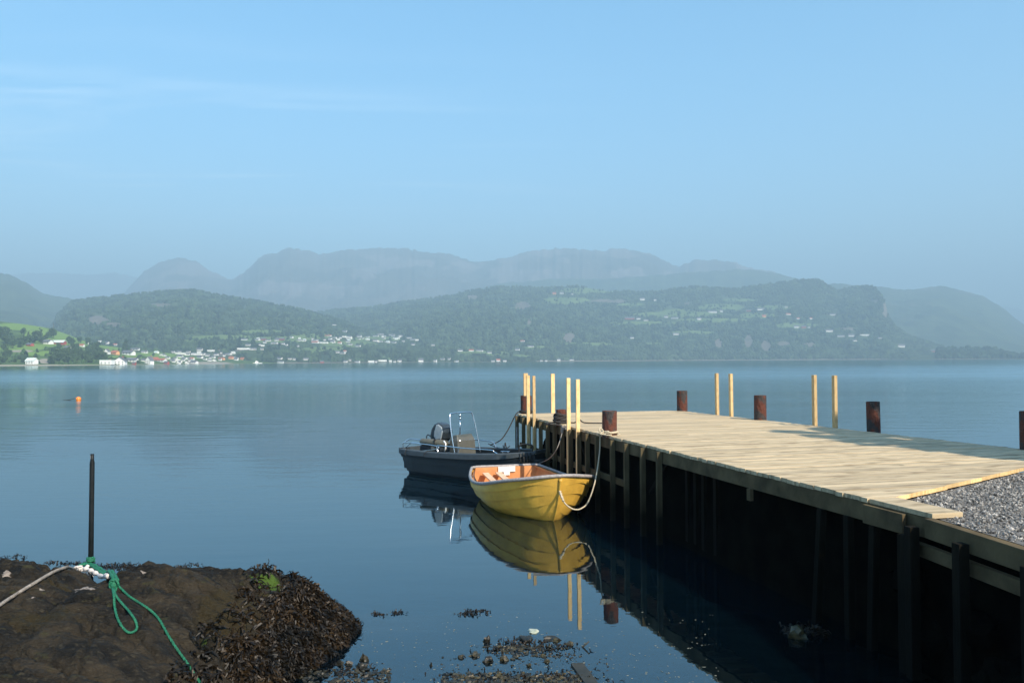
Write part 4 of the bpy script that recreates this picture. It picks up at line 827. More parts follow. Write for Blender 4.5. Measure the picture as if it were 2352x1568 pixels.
# local x runs aft from the stem, local y to the boat's left (picture left is +y)
hbT = [(0, 0), (.03, .20), (.08, .36), (.17, .51), (.34, .71), (.59, .89), (.9, 1.04), (1.29, 1.13), (1.9, 1.17), (2.63, 1.13), (3.3, 1.02), (4.05, .80)]
zgT = [(0, .934), (.17, .885), (.59, .80), (1.29, .66), (1.9, .575), (2.63, .53), (3.3, .56), (4.05, .64)]
zkT = [(0, .86), (.05, .70), (.12, .52), (.22, .32), (.33, .15), (.45, 0), (.6, -.08), (.9, -.13), (2, -.16), (4.05, -.10)]
def sm(x, T):
    xs_ = np.array([t[0] for t in T]); ys_ = np.array([t[1] for t in T]); k = min(max(np.searchsorted(xs_, x) - 1, 0), len(xs_) - 2)
    h = xs_[k + 1] - xs_[k]; t = (x - xs_[k]) / h
    def slope(i):
        if i == 0: return (ys_[1] - ys_[0]) / (xs_[1] - xs_[0])
        if i == len(xs_) - 1: return (ys_[-1] - ys_[-2]) / (xs_[-1] - xs_[-2])
        return (ys_[i + 1] - ys_[i - 1]) / (xs_[i + 1] - xs_[i - 1])
    m0, m1 = slope(k) * h, slope(k + 1) * h
    return float((2 * t ** 3 - 3 * t * t + 1) * ys_[k] + (t ** 3 - 2 * t * t + t) * m0 + (-2 * t ** 3 + 3 * t * t) * ys_[k + 1] + (t ** 3 - t * t) * m1)
st = [0.0, .012, .03, .055, .085, .12, .17, .23, .3, .38, .47, .59, .74, .9, 1.1, 1.3, 1.55, 1.8, 2.1, 2.4, 2.7, 3.0, 3.3, 3.6, 3.85, 4.05]
NU = 57
def section(s, off=0.0, laps=True):
    hb = max(np.interp(s, [t[0] for t in hbT], [t[1] for t in hbT]) * .4 + sm(s, hbT) * .6, 0.0); zg = sm(s, zgT); zk = np.interp(s, [t[0] for t in zkT], [t[1] for t in zkT])
    bl = min(1, s / 1.6)                      # full midships, flared V forward
    res = []
    for i in range(NU):
        u = i / (NU - 1); th = u * math.pi / 2
        fy = (1 - bl) * (u ** 1.0 * .92 + .08 * math.sin(th)) + bl * math.sin(th) ** .80
        fz = (1 - bl) * (u ** 1.1) + bl * (1 - math.cos(th) ** 1.15)
        step = 0
        if laps and s > .10:
            k = u * 6.0; fr = k - math.floor(k)
            if 1 < k < 5.9: step = .042 * (1 - fr) ** 1.0 * min(1, (s - .10) / .25) * (1 if s < 3.9 else .5)
        yy = max(hb * fy * (1 - .06 * (u > .93)) - off, 0) + (-step * .0)
        nz_ = math.cos(th); ny_ = math.sin(th)
        res.append((s, yy + step * ny_ * .9, zk + (zg - zk) * fz - step * nz_ * .6 + off * nz_))
    return res
def surf(s, u):
    hb = max(np.interp(s, [t[0] for t in hbT], [t[1] for t in hbT]) * .4 + sm(s, hbT) * .6, 0.0); zg = sm(s, zgT); zk = np.interp(s, [t[0] for t in zkT], [t[1] for t in zkT])
    bl = min(1, s / 1.6); th = u * math.pi / 2
    fy = (1 - bl) * (u * .92 + .08 * math.sin(th)) + bl * math.sin(th) ** .80; fz = (1 - bl) * (u ** 1.1) + bl * (1 - math.cos(th) ** 1.15)
    return hb * fy, zk + (zg - zk) * fz, th
def lap_line(u, tt):
    z0 = -.10 + .96 * u ** .9; s0 = float(np.interp(z0, [-.13, -.08, 0, .15, .32, .52, .70, .86], [.9, .6, .45, .33, .22, .12, .05, 0.0]))
    res = []
    for t in tt:
        s = s0 + (DL - s0) * t; up = u * (1 - math.exp(-(s - s0) / (.30 * (1 - u) + 1e-4))) if t > 0 else 0
        if u > .999: up = 1.0
        y, z, th = surf(s, up); k = u * 6.0; fr = k - math.floor(k + 1e-6)
        stp = .034 * (1 - fr) * min(1, max(0, (s - s0 - .06)) / .16) * (1 if s < 3.8 else .6) if .95 < k < 5.85 else 0
        res.append((s, max(y + stp * math.sin(th + .25), 0), z - stp * .5 * math.cos(th)))
    return res
tt = [0, .004, .009, .016, .025, .036, .05, .068, .09, .12, .16, .2, .25, .31, .38, .45, .53, .61, .7, .78, .86, .93, 1]
us = []
for k in range(6): us += [(k + .0002) / 6 if k else 0, (k + .04) / 6, (k + .3) / 6, (k + .6) / 6, (k + .9) / 6, (k + .998) / 6]
us[-1] = 1.0
GL = [lap_line(u, tt) for u in us]; G = [[GL[i][j] for i in range(len(us))] for j in range(len(tt))]
b = MB(); b.grid(G); b.grid([[(x, -y, z) for x, y, z in row[::-1]] for row in G])
# transom outside
T = G[-1]; vs = [(x, y, z) for x, y, z in T] + [(x, -y, z) for x, y, z in T[::-1]]; b.add(vs, [tuple(range(len(vs)))])
b.build('hull', MT['yellow'], dingy, smooth=True).modifiers.new('es', 'EDGE_SPLIT').split_angle = R(32)
# stem bar and keel
b = MB(); b.tube([(np.interp(z, [-.13, -.08, 0, .15, .32, .52, .7, .86, .9], [.9, .6, .45, .33, .22, .12, .05, 0, 0]) - .012, 0, z) for z in np.linspace(-.13, .88, 24)], [.016 + .022 * max(0, (z - .5) / .4) for z in np.linspace(-.13, .88, 24)], 8); b.build('stem', MT['yellow'], dingy, smooth=True)
# grey rim
rim = [(s, sm(s, hbT) * 1.0 + .012, sm(s, zgT) + .005) for s in st if s > 0]
def rpt(s, sg): return (s if s > 0 else -.02, sg * (max(sm(s, hbT), 0) + .01), sm(s, zgT) + .008)
fs_ = [0.004, .012, .022, .035, .055, .08, .11, .15, .2, .27, .36, .47, .6, .8, 1.05, 1.3, 1.6, 2, 2.4, 2.8, 3.2, 3.6, 3.85, 3.98]
lp_ = [rpt(s, 1) for s in fs_]; rp_ = [rpt(s, -1) for s in fs_]
tr_ = [(4.05, .72, .645), (4.07, .55, .645), (4.08, .2, .64), (4.08, -.2, .64), (4.07, -.55, .645), (4.05, -.72, .645)]
loop = [(-.025, 0, .94)] + lp_ + tr_ + rp_[::-1]
b = MB(); b.tube(loop, .034, 10, closed=True); b.build('rim', MT['rim'], dingy, smooth=True)
# inside shell
b = MB(); st2 = [s for s in st if s > .05 and s < 4.0] + [4.0]
GI = [section(s, .035, False) for s in st2]
def clampz(row): return [(x, y, max(z, .10)) for x, y, z in row]
for sg in (1, -1): b.grid([[(x, y * sg, z) for x, y, z in clampz(row)] for row in GI])
T = clampz(GI[-1]); vs = [(x, y, z) for x, y, z in T] + [(x, -y, z) for x, y, z in T[::-1]]; b.add(vs, [tuple(range(len(vs)))])
b.build('inner_shell', MT['orange'], dingy, smooth=True).modifiers.new('es', 'EDGE_SPLIT').split_angle = R(45)
b = MB(); b.box((3.0, 0, .33), (.55, 1.9, .04)); b.box((3.0, 0, .2), (.08, 1.7, .24)); b.build('thwart', MT['orange'], dingy, bevel=.015)
b = MB(); b.box((1.35, 0, .40), (.5, 1.95, .04)); b.build('thwart', MT['orange'], dingy, bevel=.015)
for yy in (.52, .20):
    b = MB(); b.box((3.45, yy, .46), (.95, .15, .035), rot=Matrix.Rotation(-.10, 3, 'Y')); b.box((3.05, yy, .36), (.05, .1, .2)); b.build('loose_board', MT['plank'], dingy, bevel=.006)
b = MB(); b.box((3.975, -.02, .575), (.02, .42, .13)); b.box((3.975, -.02, .47), (.02, .15, .08)); b.build('motor_plate', MT['white'], dingy, bevel=.004)
b = MB(); b.box((3.35, .98, .47), (.06, .05, .14)); b.build('oarlock', MT['black'], dingy)
b = MB(); b.tube([(.10, 0, .60), (.06, 0, .585), (.05, 0, .62), (.09, 0, .64)], .009, 6); b.build('bow_ring', MT['steel'], dingy)
# stern line of dinghy to the timber post
pp_ = DK @ Vector((-.10, edge_y(1303), 0)); kn = Vector((pp_.x - .03, pp_.y - .05, DZ - .12))
rope('mooring_rope', [P(1230, 1067, .64) + Vector((.1, .3, 0)), PD(1262, 1052, 19.2), PD(1280, 1028, 18.6), kn], .010, MT['ropegrey'], 'thin grey rope from the dinghy stern up to the front timber post', n=30)
b = MB(); pts = []
for k in range(50): a = k / 16 * 2 * math.pi; pts.append((kn.x + .05 + .075 * math.cos(a), kn.y + .03 + .06 * math.sin(a), kn.z + .06 + .05 * k / 50 + .02 * math.sin(a)))
b.tube(pts, .010, 6); b.blob((kn.x - .01, kn.y - .01, kn.z + .01), (.035, .03, .07), 3, 2); o = b.build('rope_knot', MT['ropegrey'], smooth=True); tag(o, 'knotted rope loop round the front timber post', 'rope')

# ================================================================== MOTOR BOAT
MS = Vector((-2.72, 24.0, 0)); MBw = Vector((.74, 21.05, 0)); hd = MBw - MS; ML = hd.length
boat = empty('motor_boat', MS, math.atan2(hd.y, hd.x)); tag(boat, 'charcoal plastic motor boat with outboard and steel windscreen frame, moored to the dock', 'motor boat')
# local x: stern (0) to bow (ML); local -y faces the viewer
def mh(s): return np.interp(s / ML, [0, .1, .3, .5, .7, .82, .90, .96, 1.0], [.74, .82, .88, .88, .84, .76, .60, .42, .30])
def mz(s): return np.interp(s / ML, [0, .3, .6, .85, 1.0], [.70, .71, .75, .82, .88])
def mk_(s): return np.interp(s / ML, [0, .6, .8, .9, .96, 1.0], [-.12, -.12, -.04, .10, .28, .45])
def msec(s):
    h, zg, zk = mh(s), mz(s), mk_(s); rk = 0.0; pts = []
    prof = [(0, 0), (.35, .02), (.60, .07), (.66, .12), (.70, .235), (.76, .245), (.765, .395), (.82, .405), (.825, .555), (.875, .565), (.88, .715), (.93, .725), (.945, .80), (1.0, .82), (1.0, .97), (.97, 1.0), (.88, 1.0), (.86, .97)]
    return [(s + (-.0), h * a, zk + (zg - zk) * c_) for a, c_ in prof]
ss = [0] + list(np.linspace(.08, ML - .25, 22)) + [ML - .12, ML - .03, ML]
G = [msec(s) for s in ss]
# raked transom
G = [[(x + (.16 * (1 - z_ / .70) if i == 0 else .16 * (1 - z_ / .70) * max(0, 1 - i / 3)), y_, z_) for x, y_, z_ in row] for i, row in enumerate(G)]
HB = 13
b = MB()
for sg in (1, -1): b.grid([[(x, y_ * sg, z_) for x, y_, z_ in row[:HB + 1]] for row in G])
for row in (G[0], G[-1]):
    vs = [(x, y_, z_) for x, y_, z_ in row[:HB + 1]] + [(x, -y_, z_) for x, y_, z_ in row[:HB + 1][::-1]]; b.add(vs, [tuple(range(len(vs)))])
b.build('hull', MT['hull'], boat)
b = MB()
for sg in (1, -1): b.grid([[(x, y_ * sg, z_) for x, y_, z_ in row[HB:]] for row in G])
for row in (G[0], G[-1]):
    a_, c_ = row[HB], row[15]; xo = -.004 if row is G[0] else .004
    b.box((a_[0] + xo, 0, (a_[2] + c_[2]) / 2 + .02), (.07, 2 * a_[1], abs(c_[2] - a_[2])))
b.build('gunwale', MT['hulltop'], boat, bevel=.008)
b = MB()
for sg in (1, -1): b.grid([[(x, y_ * sg, z_) for x, y_, z_ in [row[17], (row[17][0], row[17][1] * .95, .15), (row[17][0], 0, .12)]] for row in G[1:]])
b.build('cockpit', MT['hull'], boat)
b = MB(); b.box((ML - .75, 0, .50), (.75, 1.2, .06)); b.build('bow_deck', MT['hulltop'], boat, bevel=.01)
b = MB(); b.box((1.05, 0, .36), (.42, 1.2, .40)); b.build('seat_box', MT['hull'], boat, bevel=.02)
for k in range(5):
    b = MB(); 
for s_ in (.08, .15, .22, .29):
    xx = ML - s_; b = MB(); r0_ = [(xx, -mh(xx) - .012, mz(xx) - .02), (xx + .01, -mh(xx) - .012, mz(xx) - .22), (xx, -mh(xx) * .9, mz(xx) - .30)]; b.tube(r0_, .022, 6); b.build('fender_rib', MT['black'], boat, smooth=True)
b = MB(); xx = ML + .03; b.tube([(xx, -.3, .62), (xx + .03, 0, .62), (xx, .3, .62)], .06, 8); b.build('bow_bumper', MT['black'], boat, smooth=True)
# console
cx_ = 1.80
b = MB(); vs = [(-.20, -.34, .2), (.20, -.36, .2), (.20, .36, .2), (-.20, .34, .2), (-.20, -.34, 1.00), (.13, -.34, .98), (.13, .34, .98), (-.20, .34, 1.00), (-.17, -.30, 1.12), (.04, -.30, 1.15), (.04, .30, 1.15), (-.17, .30, 1.12)]
b.add([(cx_ + x, y_, z_) for x, y_, z_ in vs], [(3, 2, 1, 0), (0, 1, 5, 4), (1, 2, 6, 5), (2, 3, 7, 6), (3, 0, 4, 7), (4, 5, 9, 8), (5, 6, 10, 9), (6, 7, 11, 10), (7, 4, 8, 11), (8, 9, 10, 11)]); con = b.build('console', MT['console'], boat, bevel=.03)
b = MB()
for k in range(5): b.blob((cx_ + .135, -.27 + .135 * k, .995), (.010, .012, .012), k, 1)
b.build('bolt', MT['steel'], con)
def hp(y_, z_): return (cx_ + .16 - .24 * (z_ - .7), y_, z_)
hoop = spline([hp(-.50, .62), hp(-.50, 1.0), hp(-.49, 1.30), hp(-.46, 1.58), hp(-.43, 1.69), hp(-.36, 1.725), hp(0, 1.735), hp(.36, 1.725), hp(.43, 1.69), hp(.46, 1.58), hp(.49, 1.30), hp(.50, 1.0), hp(.50, .62)], 60)
b = MB(); b.tube(hoop, .018, 8); b.build('windscreen_frame', MT['steel'], boat, smooth=True)
b = MB(); g = [p for p in hoop if p.z > 1.02]; vs = [(p.x + .004, p.y * .985, p.z) for p in g]; vs2 = [(x + .006, y_, z_) for x, y_, z_ in vs]; k = len(vs)
b.add(vs + vs2, [tuple(range(k)), tuple(range(k, 2 * k))[::-1]]); b.build('windscreen', MT['screen'], boat)
b = MB(); b.tube([(cx_ - .12, 0, 1.1), (cx_ - .12, 0, 1.55)], .017, 8); b.tube([(cx_ - .12, 0, 1.55), (cx_ - .12, 0, 1.59)], .04, 8); b.tube([(cx_ - .12, 0, 1.59), (cx_ - .12, 0, 1.70)], .028, 8); b.build('light_mast', MT['steel'], boat, smooth=True)
def rail(pts, nm='side_rail', r=.015, mt='steel', par=None): b = MB(); b.tube(spline(pts, 40), r, 8); return b.build(nm, MT[mt], par or boat, smooth=True)
gz_ = .72
rail([(1.66, -.83, gz_), (1.62, -.83, gz_ + .12), (1.72, -.83, gz_ + .17), (2.6, -.83, gz_ + .16), (3.45, -.74, gz_ + .16), (3.58, -.72, gz_ + .12), (3.72, -.70, gz_ + .06)])
rail([(1.35, .81, gz_), (1.38, .81, gz_ + .15), (1.5, .81, gz_ + .19), (2.05, .81, gz_ + .18), (2.2, .81, gz_ + .14), (2.3, .81, gz_)])
rail([(2.4, -.83, gz_), (2.44, -.83, gz_ + .15)], r=.012)
rail([(.15, -.72, gz_), (.16, -.72, gz_ + .13), (.3, -.72, gz_ + .16), (1.5, -.74, gz_ + .14), (1.55, -.76, gz_ + .02)], 'stern_rail')
rail([(.1, .5, gz_), (.1, .5, gz_ + .20), (.8, .55, gz_ + .20), (.85, .55, gz_)], 'stern_rail')
rail([(.10, -.6, gz_ + .16), (.25, -.5, gz_ + .24), (.7, -.46, gz_ + .22)], 'stern_rail', .016)
rail([(.10, -.55, gz_ + .02), (.30, -.5, gz_ + .14), (.7, -.46, gz_ + .13)], 'stern_rail', .016)
rail([(ML - .42, -.40, .86), (ML - .40, -.40, 1.00), (ML - .32, -.34, 1.04), (ML - .12, -.30, 1.04), (ML - .06, -.28, .99), (ML - .08, -.28, .88)], 'bow_handle', .02, 'black')
b = MB(); b.tube([(3.75, -.66, .86), (4.0, -.60, .87)], .012, 6); b.blob((3.8, -.65, .84), (.02, .02, .03), 1, 1); b.blob((3.95, -.61, .84), (.02, .02, .03), 2, 1); b.build('cleat', MT['steel'], boat)
# rolled seat pad on stern frame
b = MB(); b.lathe([(.001, -.48), (.085, -.48), (.10, -.45), (.10, .45), (.085, .48), (.001, .48)], n=16); o = b.build('pad_roll', MT['seatpad'], boat, smooth=True); o.location = (1.10, -.44, .90); o.rotation_euler = (0, math.pi / 2, 0)
b = MB(); b.box((0, 0, .12), (.215, .215, .035)); b.build('strap', MT['black'], o)
b = MB(); b.tube([(1.58, -.5, .7), (1.62, -.5, .80), (1.62, -.5, .92), (1.55, -.5, .98)], .022, 8); b.build('pad_bracket', MT['white'], boat, smooth=True)
# outboard
mo = empty('outboard_motor', (0, 0, 0)); mo.parent = boat; mo.location = (.74, .08, -.02)
def capsule(prof, wy, tilt, nm, mt, par, ox=0, oy=0, oz=0):
    b = MB(); k = len(prof); vs = []
    for (yy, sc) in ((-1, .78), (-.8, .96), (0, 1.0), (.8, .96), (1, .78)):
        cx0 = sum(p[0] for p in prof) / k; cz0 = sum(p[1] for p in prof) / k
        vs.append([(ox + cx0 + (x - cx0) * sc, oy + yy * wy, oz + cz0 + (z_ - cz0) * sc) for x, z_ in prof])
    b.grid(vs, closed=True); b.add(vs[0], [tuple(range(k))]); b.add(vs[-1], [tuple(range(k))[::-1]])
    return b.build(nm, MT[mt], par, bevel=.012)
cowl = capsule([(-.14, .90), (.28, .90), (.38, 1.0), (.44, 1.18), (.42, 1.30), (.30, 1.40), (.14, 1.45), (-.0, 1.40), (-.12, 1.25), (-.18, 1.05)], .19, 0, 'cowl', 'motor', mo)
capsule([(.13, .95), (.26, .91), (.33, 1.0), (.385, 1.20), (.35, 1.33), (.22, 1.40), (.14, 1.385), (.06, 1.2), (.04, 1.05)], .02, 0, 'cowl_panel', 'motorpanel', cowl, 0, -.20, 0)
b = MB(); b.tube([(.12, 0, .92), (.15, 0, .60), (-.05, 0, .2), (-.05, 0, -.3)], [.11, .09, .07, .05], 10); b.build('leg', MT['motor'], mo, smooth=True)
b = MB(); b.box((.25, -.1, .74), (.18, .3, .28)); b.build('clamp', MT['motor'], mo, bevel=.02)
b = MB(); b.tube(spline([(-.12, -.1, .98), (-.28, -.12, 1.08), (-.34, -.12, 1.02), (-.34, -.12, .9), (-.30, -.12, .86)], 16), .014, 6); b.build('handle', MT['black'], mo, smooth=True)
b = MB(); b.box((.36, -.22, .86), (.09, .06, .06)); b.build('kill_switch', MT['red'], mo, bevel=.01)
b = MB(); b.blob((.52, -.1, .88), (.06, .06, .06), 5, 2, .1); b.build('fuel_bulb', MT['hulltop'], mo, smooth=True)
b = MB()
for i_, (a0, a1) in enumerate(((0, .03), (.05, .08), (.10, .13), (.15, .19))): b.box((.52 + a0, -.768, .55), (.018, .012, .035))
b.box((.60, -.772, .585), (.18, .010, .008)); b.build('faded_lettering', MT['hulltop'], boat)
# ropes of the motor boat
c, r0, zt = BC['corner']
rope('mooring_rope', [boat.matrix_basis @ Vector((2.35, .80, .80)) if False else (Matrix.Translation(MS) @ Matrix.Rotation(math.atan2(hd.y, hd.x), 4, 'Z')) @ Vector((2.1, .85, .80)), PD(1128, 1021, 23.3), PD(1150, 1010, 23.5), PD(1166, 988, 23.6), DK @ Vector((-.03, -.02, DZ + .005)), (c.x - r0, c.y - .03, DZ + .03)], .016, MT['ropeblk'], 'slack dark rope from the motor boat up to the dock corner', n=60)
MBM = Matrix.Translation(MS) @ Matrix.Rotation(math.atan2(hd.y, hd.x), 4, 'Z')
b = MB(); b.tube(spline([(2.0, .8, .83), (2.2, .82, .77), (2.45, .8, .73), (2.7, .8, .76), (2.8, .8, .82)], 20), .012, 6); b.tube(spline([(2.55, .8, .82), (2.6, .8, .72), (2.63, .8, .9), (2.66, .8, .8), (2.72, .8, .68)], 14), .014, 6)
o = b.build('loose_rope', MT['ropeblk'], smooth=True); o.matrix_basis = MBM; tag(o, 'short dark rope hanging from the far side rail of the motor boat', 'rope')
b = MB(); b.tube(spline([(.33, -.62, .74), (.42, -.76, .74), (.40, -.86, .66), (.38, -.85, .54)], 20), .011, 6); o = b.build('loose_rope', MT['ropeblk'], smooth=True); o.matrix_basis = MBM; tag(o, 'black rope end hanging over the stern corner of the motor boat', 'rope'); b = MB(); b.tube(spline([(1.3, -.80, .74), (1.22, -.90, .66), (1.18, -.89, .58)], 14), .010, 6)
o = b.build('loose_rope', MT['ropeblk'], smooth=True); o.matrix_basis = MBM; tag(o, 'black rope end hanging over the side below the rolled pad of the motor boat', 'rope')
b = MB(); p = DK @ Vector((-.09, edge_y(1193.5), 0)); b.tube([(p.x, p.y, -.4), (p.x, p.y, DZ - .35)], .016, 8); o = b.build('steel_pipe', MT['rim'], smooth=True); tag(o, 'thin bright upright pipe at the outer corner of the dock', 'pipe')

# ================================================================== BUOY
bp_ = P(180.5, 918, 0); b = MB(); R_ = .20
b.blob((0, 0, .0), (R_, R_, R_), 2, 4, .02); o = b.build('buoy', MT['buoy'], smooth=True, loc=(bp_.x, bp_.y, .07)); tag(o, 'round orange buoy floating alone at the left', 'buoy')
b = MB(); b.tube([(-.17, -.03, .06), (-.23, -.03, .09)], [.05, .03], 8); b.build('eye', MT['buoy'], o, smooth=True)
rope('mooring_line', [bp_ + Vector((-.22, -.03, .15)), bp_ + Vector((-.45, -.1, .08)), bp_ + Vector((-.62, -.15, .03)), bp_ + Vector((-.8, -.15, .012)), bp_ + Vector((-1.25, -.15, -.01))], .018, MT['ropeblk'], 'dark line trailing left from the orange buoy', n=30)

# ================================================================== ROCK WITH SEAWEED
RKP = [(-9.5, 10.2), (-7, 10.0), (-5.6, 9.75), (-4.9, 9.75), (-4.55, 9.7), (-4.2, 9.95), (-3.7, 10.2), (-3.2, 10.35), (-2.7, 10.55), (-2.2, 10.45), (-1.98, 10.1), (-1.88, 9.8), (-1.93, 9.35), (-2.08, 8.9), (-2.2, 8.5), (-2.3, 8.1), (-2.45, 7.7), (-2.6, 7.0), (-2.6, 6.0), (-3, 4.5), (-4, 3), (-9.5, 3)]
rp = np.array(RKP)
def sdf(x, y):
    d = np.full(x.shape, 1e9); ins = np.zeros(x.shape, bool); n = len(rp)
    for i in range(n):
        ax0, ay0 = rp[i]; bx0, by0 = rp[(i + 1) % n]; ex, ey = bx0 - ax0, by0 - ay0
        t = np.clip(((x - ax0) * ex + (y - ay0) * ey) / (ex * ex + ey * ey), 0, 1)
        d = np.minimum(d, np.hypot(x - ax0 - t * ex, y - ay0 - t * ey))
        c = ((ay0 > y) != (by0 > y)); ins ^= c & (x < ax0 + (y - ay0) * ex / np.where(ey == 0, 1e-9, ey))
    return np.where(ins, d, -d)
def rock_z(x, y):
    d = sdf(x, y) + .07 * fbm(x * 2.3, y * 2.3, 4, 40)
    top = np.interp(x, [-9, -6, -5.4, -4.8, -4.45, -4.2, -3.6, -3.0, -2.6, -2.2], [1.25, 1.10, 1.04, .98, .86, .93, .90, .78, .72, .66])
    top = top * np.interp(y, [3, 6.5, 7.5, 8.5, 9.2, 10.5], [1.05, .62, .74, .93, 1.0, 1.0])
    wdt = np.interp(x, [-9, -4, -2.5], [.30, .34, .50])
    z = np.where(d > 0, top * (1 - np.exp(-np.maximum(d, 0) / wdt)) * 1.06, d * 1.2)
    # slanting beds and cracks
    u_ = x * .62 + y * .78 ; cr = np.abs(fbm(x * .9 + 5, (y + .25 * x) * 3.2, 4, 44)); 
    dk_ = np.clip(d * 3, 0, 1); cr2 = np.abs(fbm(x * 1.6 + y * .9, y * 1.2 - x * .5, 4, 47))
    z = z - .09 * np.clip(1 - cr * 8, 0, 1) * dk_ - .05 * np.clip(1 - cr2 * 14, 0, 1) * dk_ + .12 * fbm(x * .9, y * 2.6 + x * .8, 5, 45) * dk_ + .075 * (.4 - np.abs(fbm(x * 3.2, y * 7 + x * 2, 5, 46))) * dk_ + .028 * fbm(x * 14, y * 22, 3, 48) * dk_
    z = z + .05 * np.exp(-((x + 4.05) ** 2 / .03 + (y - 9.45) ** 2 / .05)) - .30 * np.exp(-((x + 4.42) ** 2 / .03 + (y - 9.5) ** 2 / .25)) + .06 * np.exp(-((x + 4.1) ** 2 / .06 + (y - 9.3) ** 2 / .1))
    return z
xs = np.arange(-9.5, -1.4, .022); ys = np.arange(3.0, 11.0, .022); X, Y = np.meshgrid(xs, ys); Z = rock_z(X, Y)
def rock_material():
    m = bpy.data.materials.new('shore_rock'); m.use_nodes = True; t = m.node_tree; b = t.nodes['Principled BSDF']; b.inputs['Roughness'].default_value = .75; b.inputs['Specular IOR Level'].default_value = .25
    tcn = N(t, 'ShaderNodeTexCoord'); mp = N(t, 'ShaderNodeMapping'); mp.inputs['Scale'].default_value = (1, 2.2, 2.2); mp.inputs['Rotation'].default_value = (0, 0, R(-14)); t.links.new(tcn.outputs['Object'], mp.inputs[0])
    def nz(s, d=8, v=mp): n = N(t, 'ShaderNodeTexNoise'); n.inputs['Scale'].default_value = s; n.inputs['Detail'].default_value = d; t.links.new(v.outputs[0], n.inputs['Vector']); return n.outputs[0]
    def rng_(v, a, b_): k = N(t, 'ShaderNodeMapRange'); k.inputs[1].default_value = a; k.inputs[2].default_value = b_; t.links.new(v, k.inputs[0]); return k.outputs[0]
    def mix(f, a, b_):
        k = N(t, 'ShaderNodeMixRGB'); t.links.new(f, k.inputs[0])
        for i, q in ((1, a), (2, b_)):
            if isinstance(q, tuple): k.inputs[i].default_value = (*q, 1)
            else: t.links.new(q, k.inputs[i])
        return k.outputs[0]
    c = mix(rng_(nz(2.0), .38, .66), (.0045, .0038, .0025), (.028, .021, .012))
    c = mix(rng_(nz(14), .55, .75), c, (.042, .035, .022))
    c = mix(rng_(nz(5.5, 5), .62, .70), c, (.030, .027, .010))
    at = N(t, 'ShaderNodeAttribute', attribute_name='white'); c = mix(rng_(M(t, 'ADD', at.outputs['Fac'], M(t, 'MULTIPLY', nz(18, 4), 1.6)), 1.45, 1.6), c, (.26, .22, .19))
    at = N(t, 'ShaderNodeAttribute', attribute_name='alga'); c = mix(rng_(M(t, 'ADD', at.outputs['Fac'], M(t, 'MULTIPLY', nz(16, 4), 1.4)), 1.25, 1.7), c, (.045, .085, .010))
    at = N(t, 'ShaderNodeAttribute', attribute_name='ochre'); c = mix(rng_(M(t, 'ADD', at.outputs['Fac'], M(t, 'MULTIPLY', nz(9, 4), .8)), .9, 1.3), c, (.022, .016, .005))
    t.links.new(c, b.inputs['Base Color'])
    bp = N(t, 'ShaderNodeBump'); bp.inputs['Strength'].default_value = 1.0; bp.inputs['Distance'].default_value = .05; t.links.new(M(t, 'ADD', nz(9), M(t, 'MULTIPLY', nz(32), .35)), bp.inputs['Height']); t.links.new(bp.outputs[0], b.inputs['Normal'])
    return m
def spot(px, py, z, rx, ry): p = P(px, py, z); return np.exp(-(((X - p.x) / rx) ** 2 + ((Y - p.y) / ry) ** 2))
whm = sum(spot(*q) for q in ((14, 1320, .95, 0.062, 0.060), (190, 1354, .92, 0.099, 0.050), (206, 1356, .92, 0.062, 0.040), (175, 1347, .92, 0.037, 0.040), (96, 1358, .9, 0.031, 0.040), (330, 1325, .85, 0.062, 0.070), (338, 1330, .85, 0.025, 0.025), (75, 1372, .9, 0.031, 0.025)))
alm = sum(spot(*q) for q in ((600, 1350, .62, .22, .16), (640, 1345, .6, .14, .10), (470, 1478, .45, .05, .08), (620, 1348, .6, .22, .10))) * .85
och = sum(spot(*q) for q in ((545, 1420, .5, .25, .5), (500, 1440, .5, .3, .4), (120, 1345, .9, .4, .15), (90, 1420, .8, .5, .25)))
rock = npmesh('boulder', np.stack([X, Y, Z], -1).reshape(-1, 3), gridfaces(*X.shape), rock_material(), {'white': whm, 'alga': alm, 'ochre': och}); tag(rock, 'big brown shore rock with a black pole and seaweed at lower left', 'rock')
rbvh = BVHTree.FromPolygons([tuple(v) for v in np.stack([X[::2, ::2], Y[::2, ::2], Z[::2, ::2]], -1).reshape(-1, 3)], gridfaces(*X[::2, ::2].shape).tolist())
def onrock(px, py, lift=0.0):
    h = rbvh.ray_cast(Vector((0, 0, CAMZ)), Vector(ray(px, py)).normalized())
    if h[0] is None: return P(px, py, .3)
    return h[0] + Vector((0, 0, lift))
# pole
pb = onrock(200, 1296); pb = Vector((pb.x, pb.y + .1, pb.z)); ptop = PD(212, 1042, pb.y)
b = MB(); bs = pb - Vector((0, 0, .3)); b.tube([bs, bs.lerp(ptop, .5), bs.lerp(ptop, .93), bs.lerp(ptop, .955), ptop], [.037, .034, .033, .025, .025], 14); o = b.build('pole', MT['pole'], smooth=True); tag(o, 'slim black upright pole stuck in the shore rock', 'pole')
b = MB(); m_ = bs.lerp(ptop, .975); b.box((m_.x - .006, m_.y - .021, m_.z), (.012, .004, .05)); b.build('sticker', MT['rim'], o)
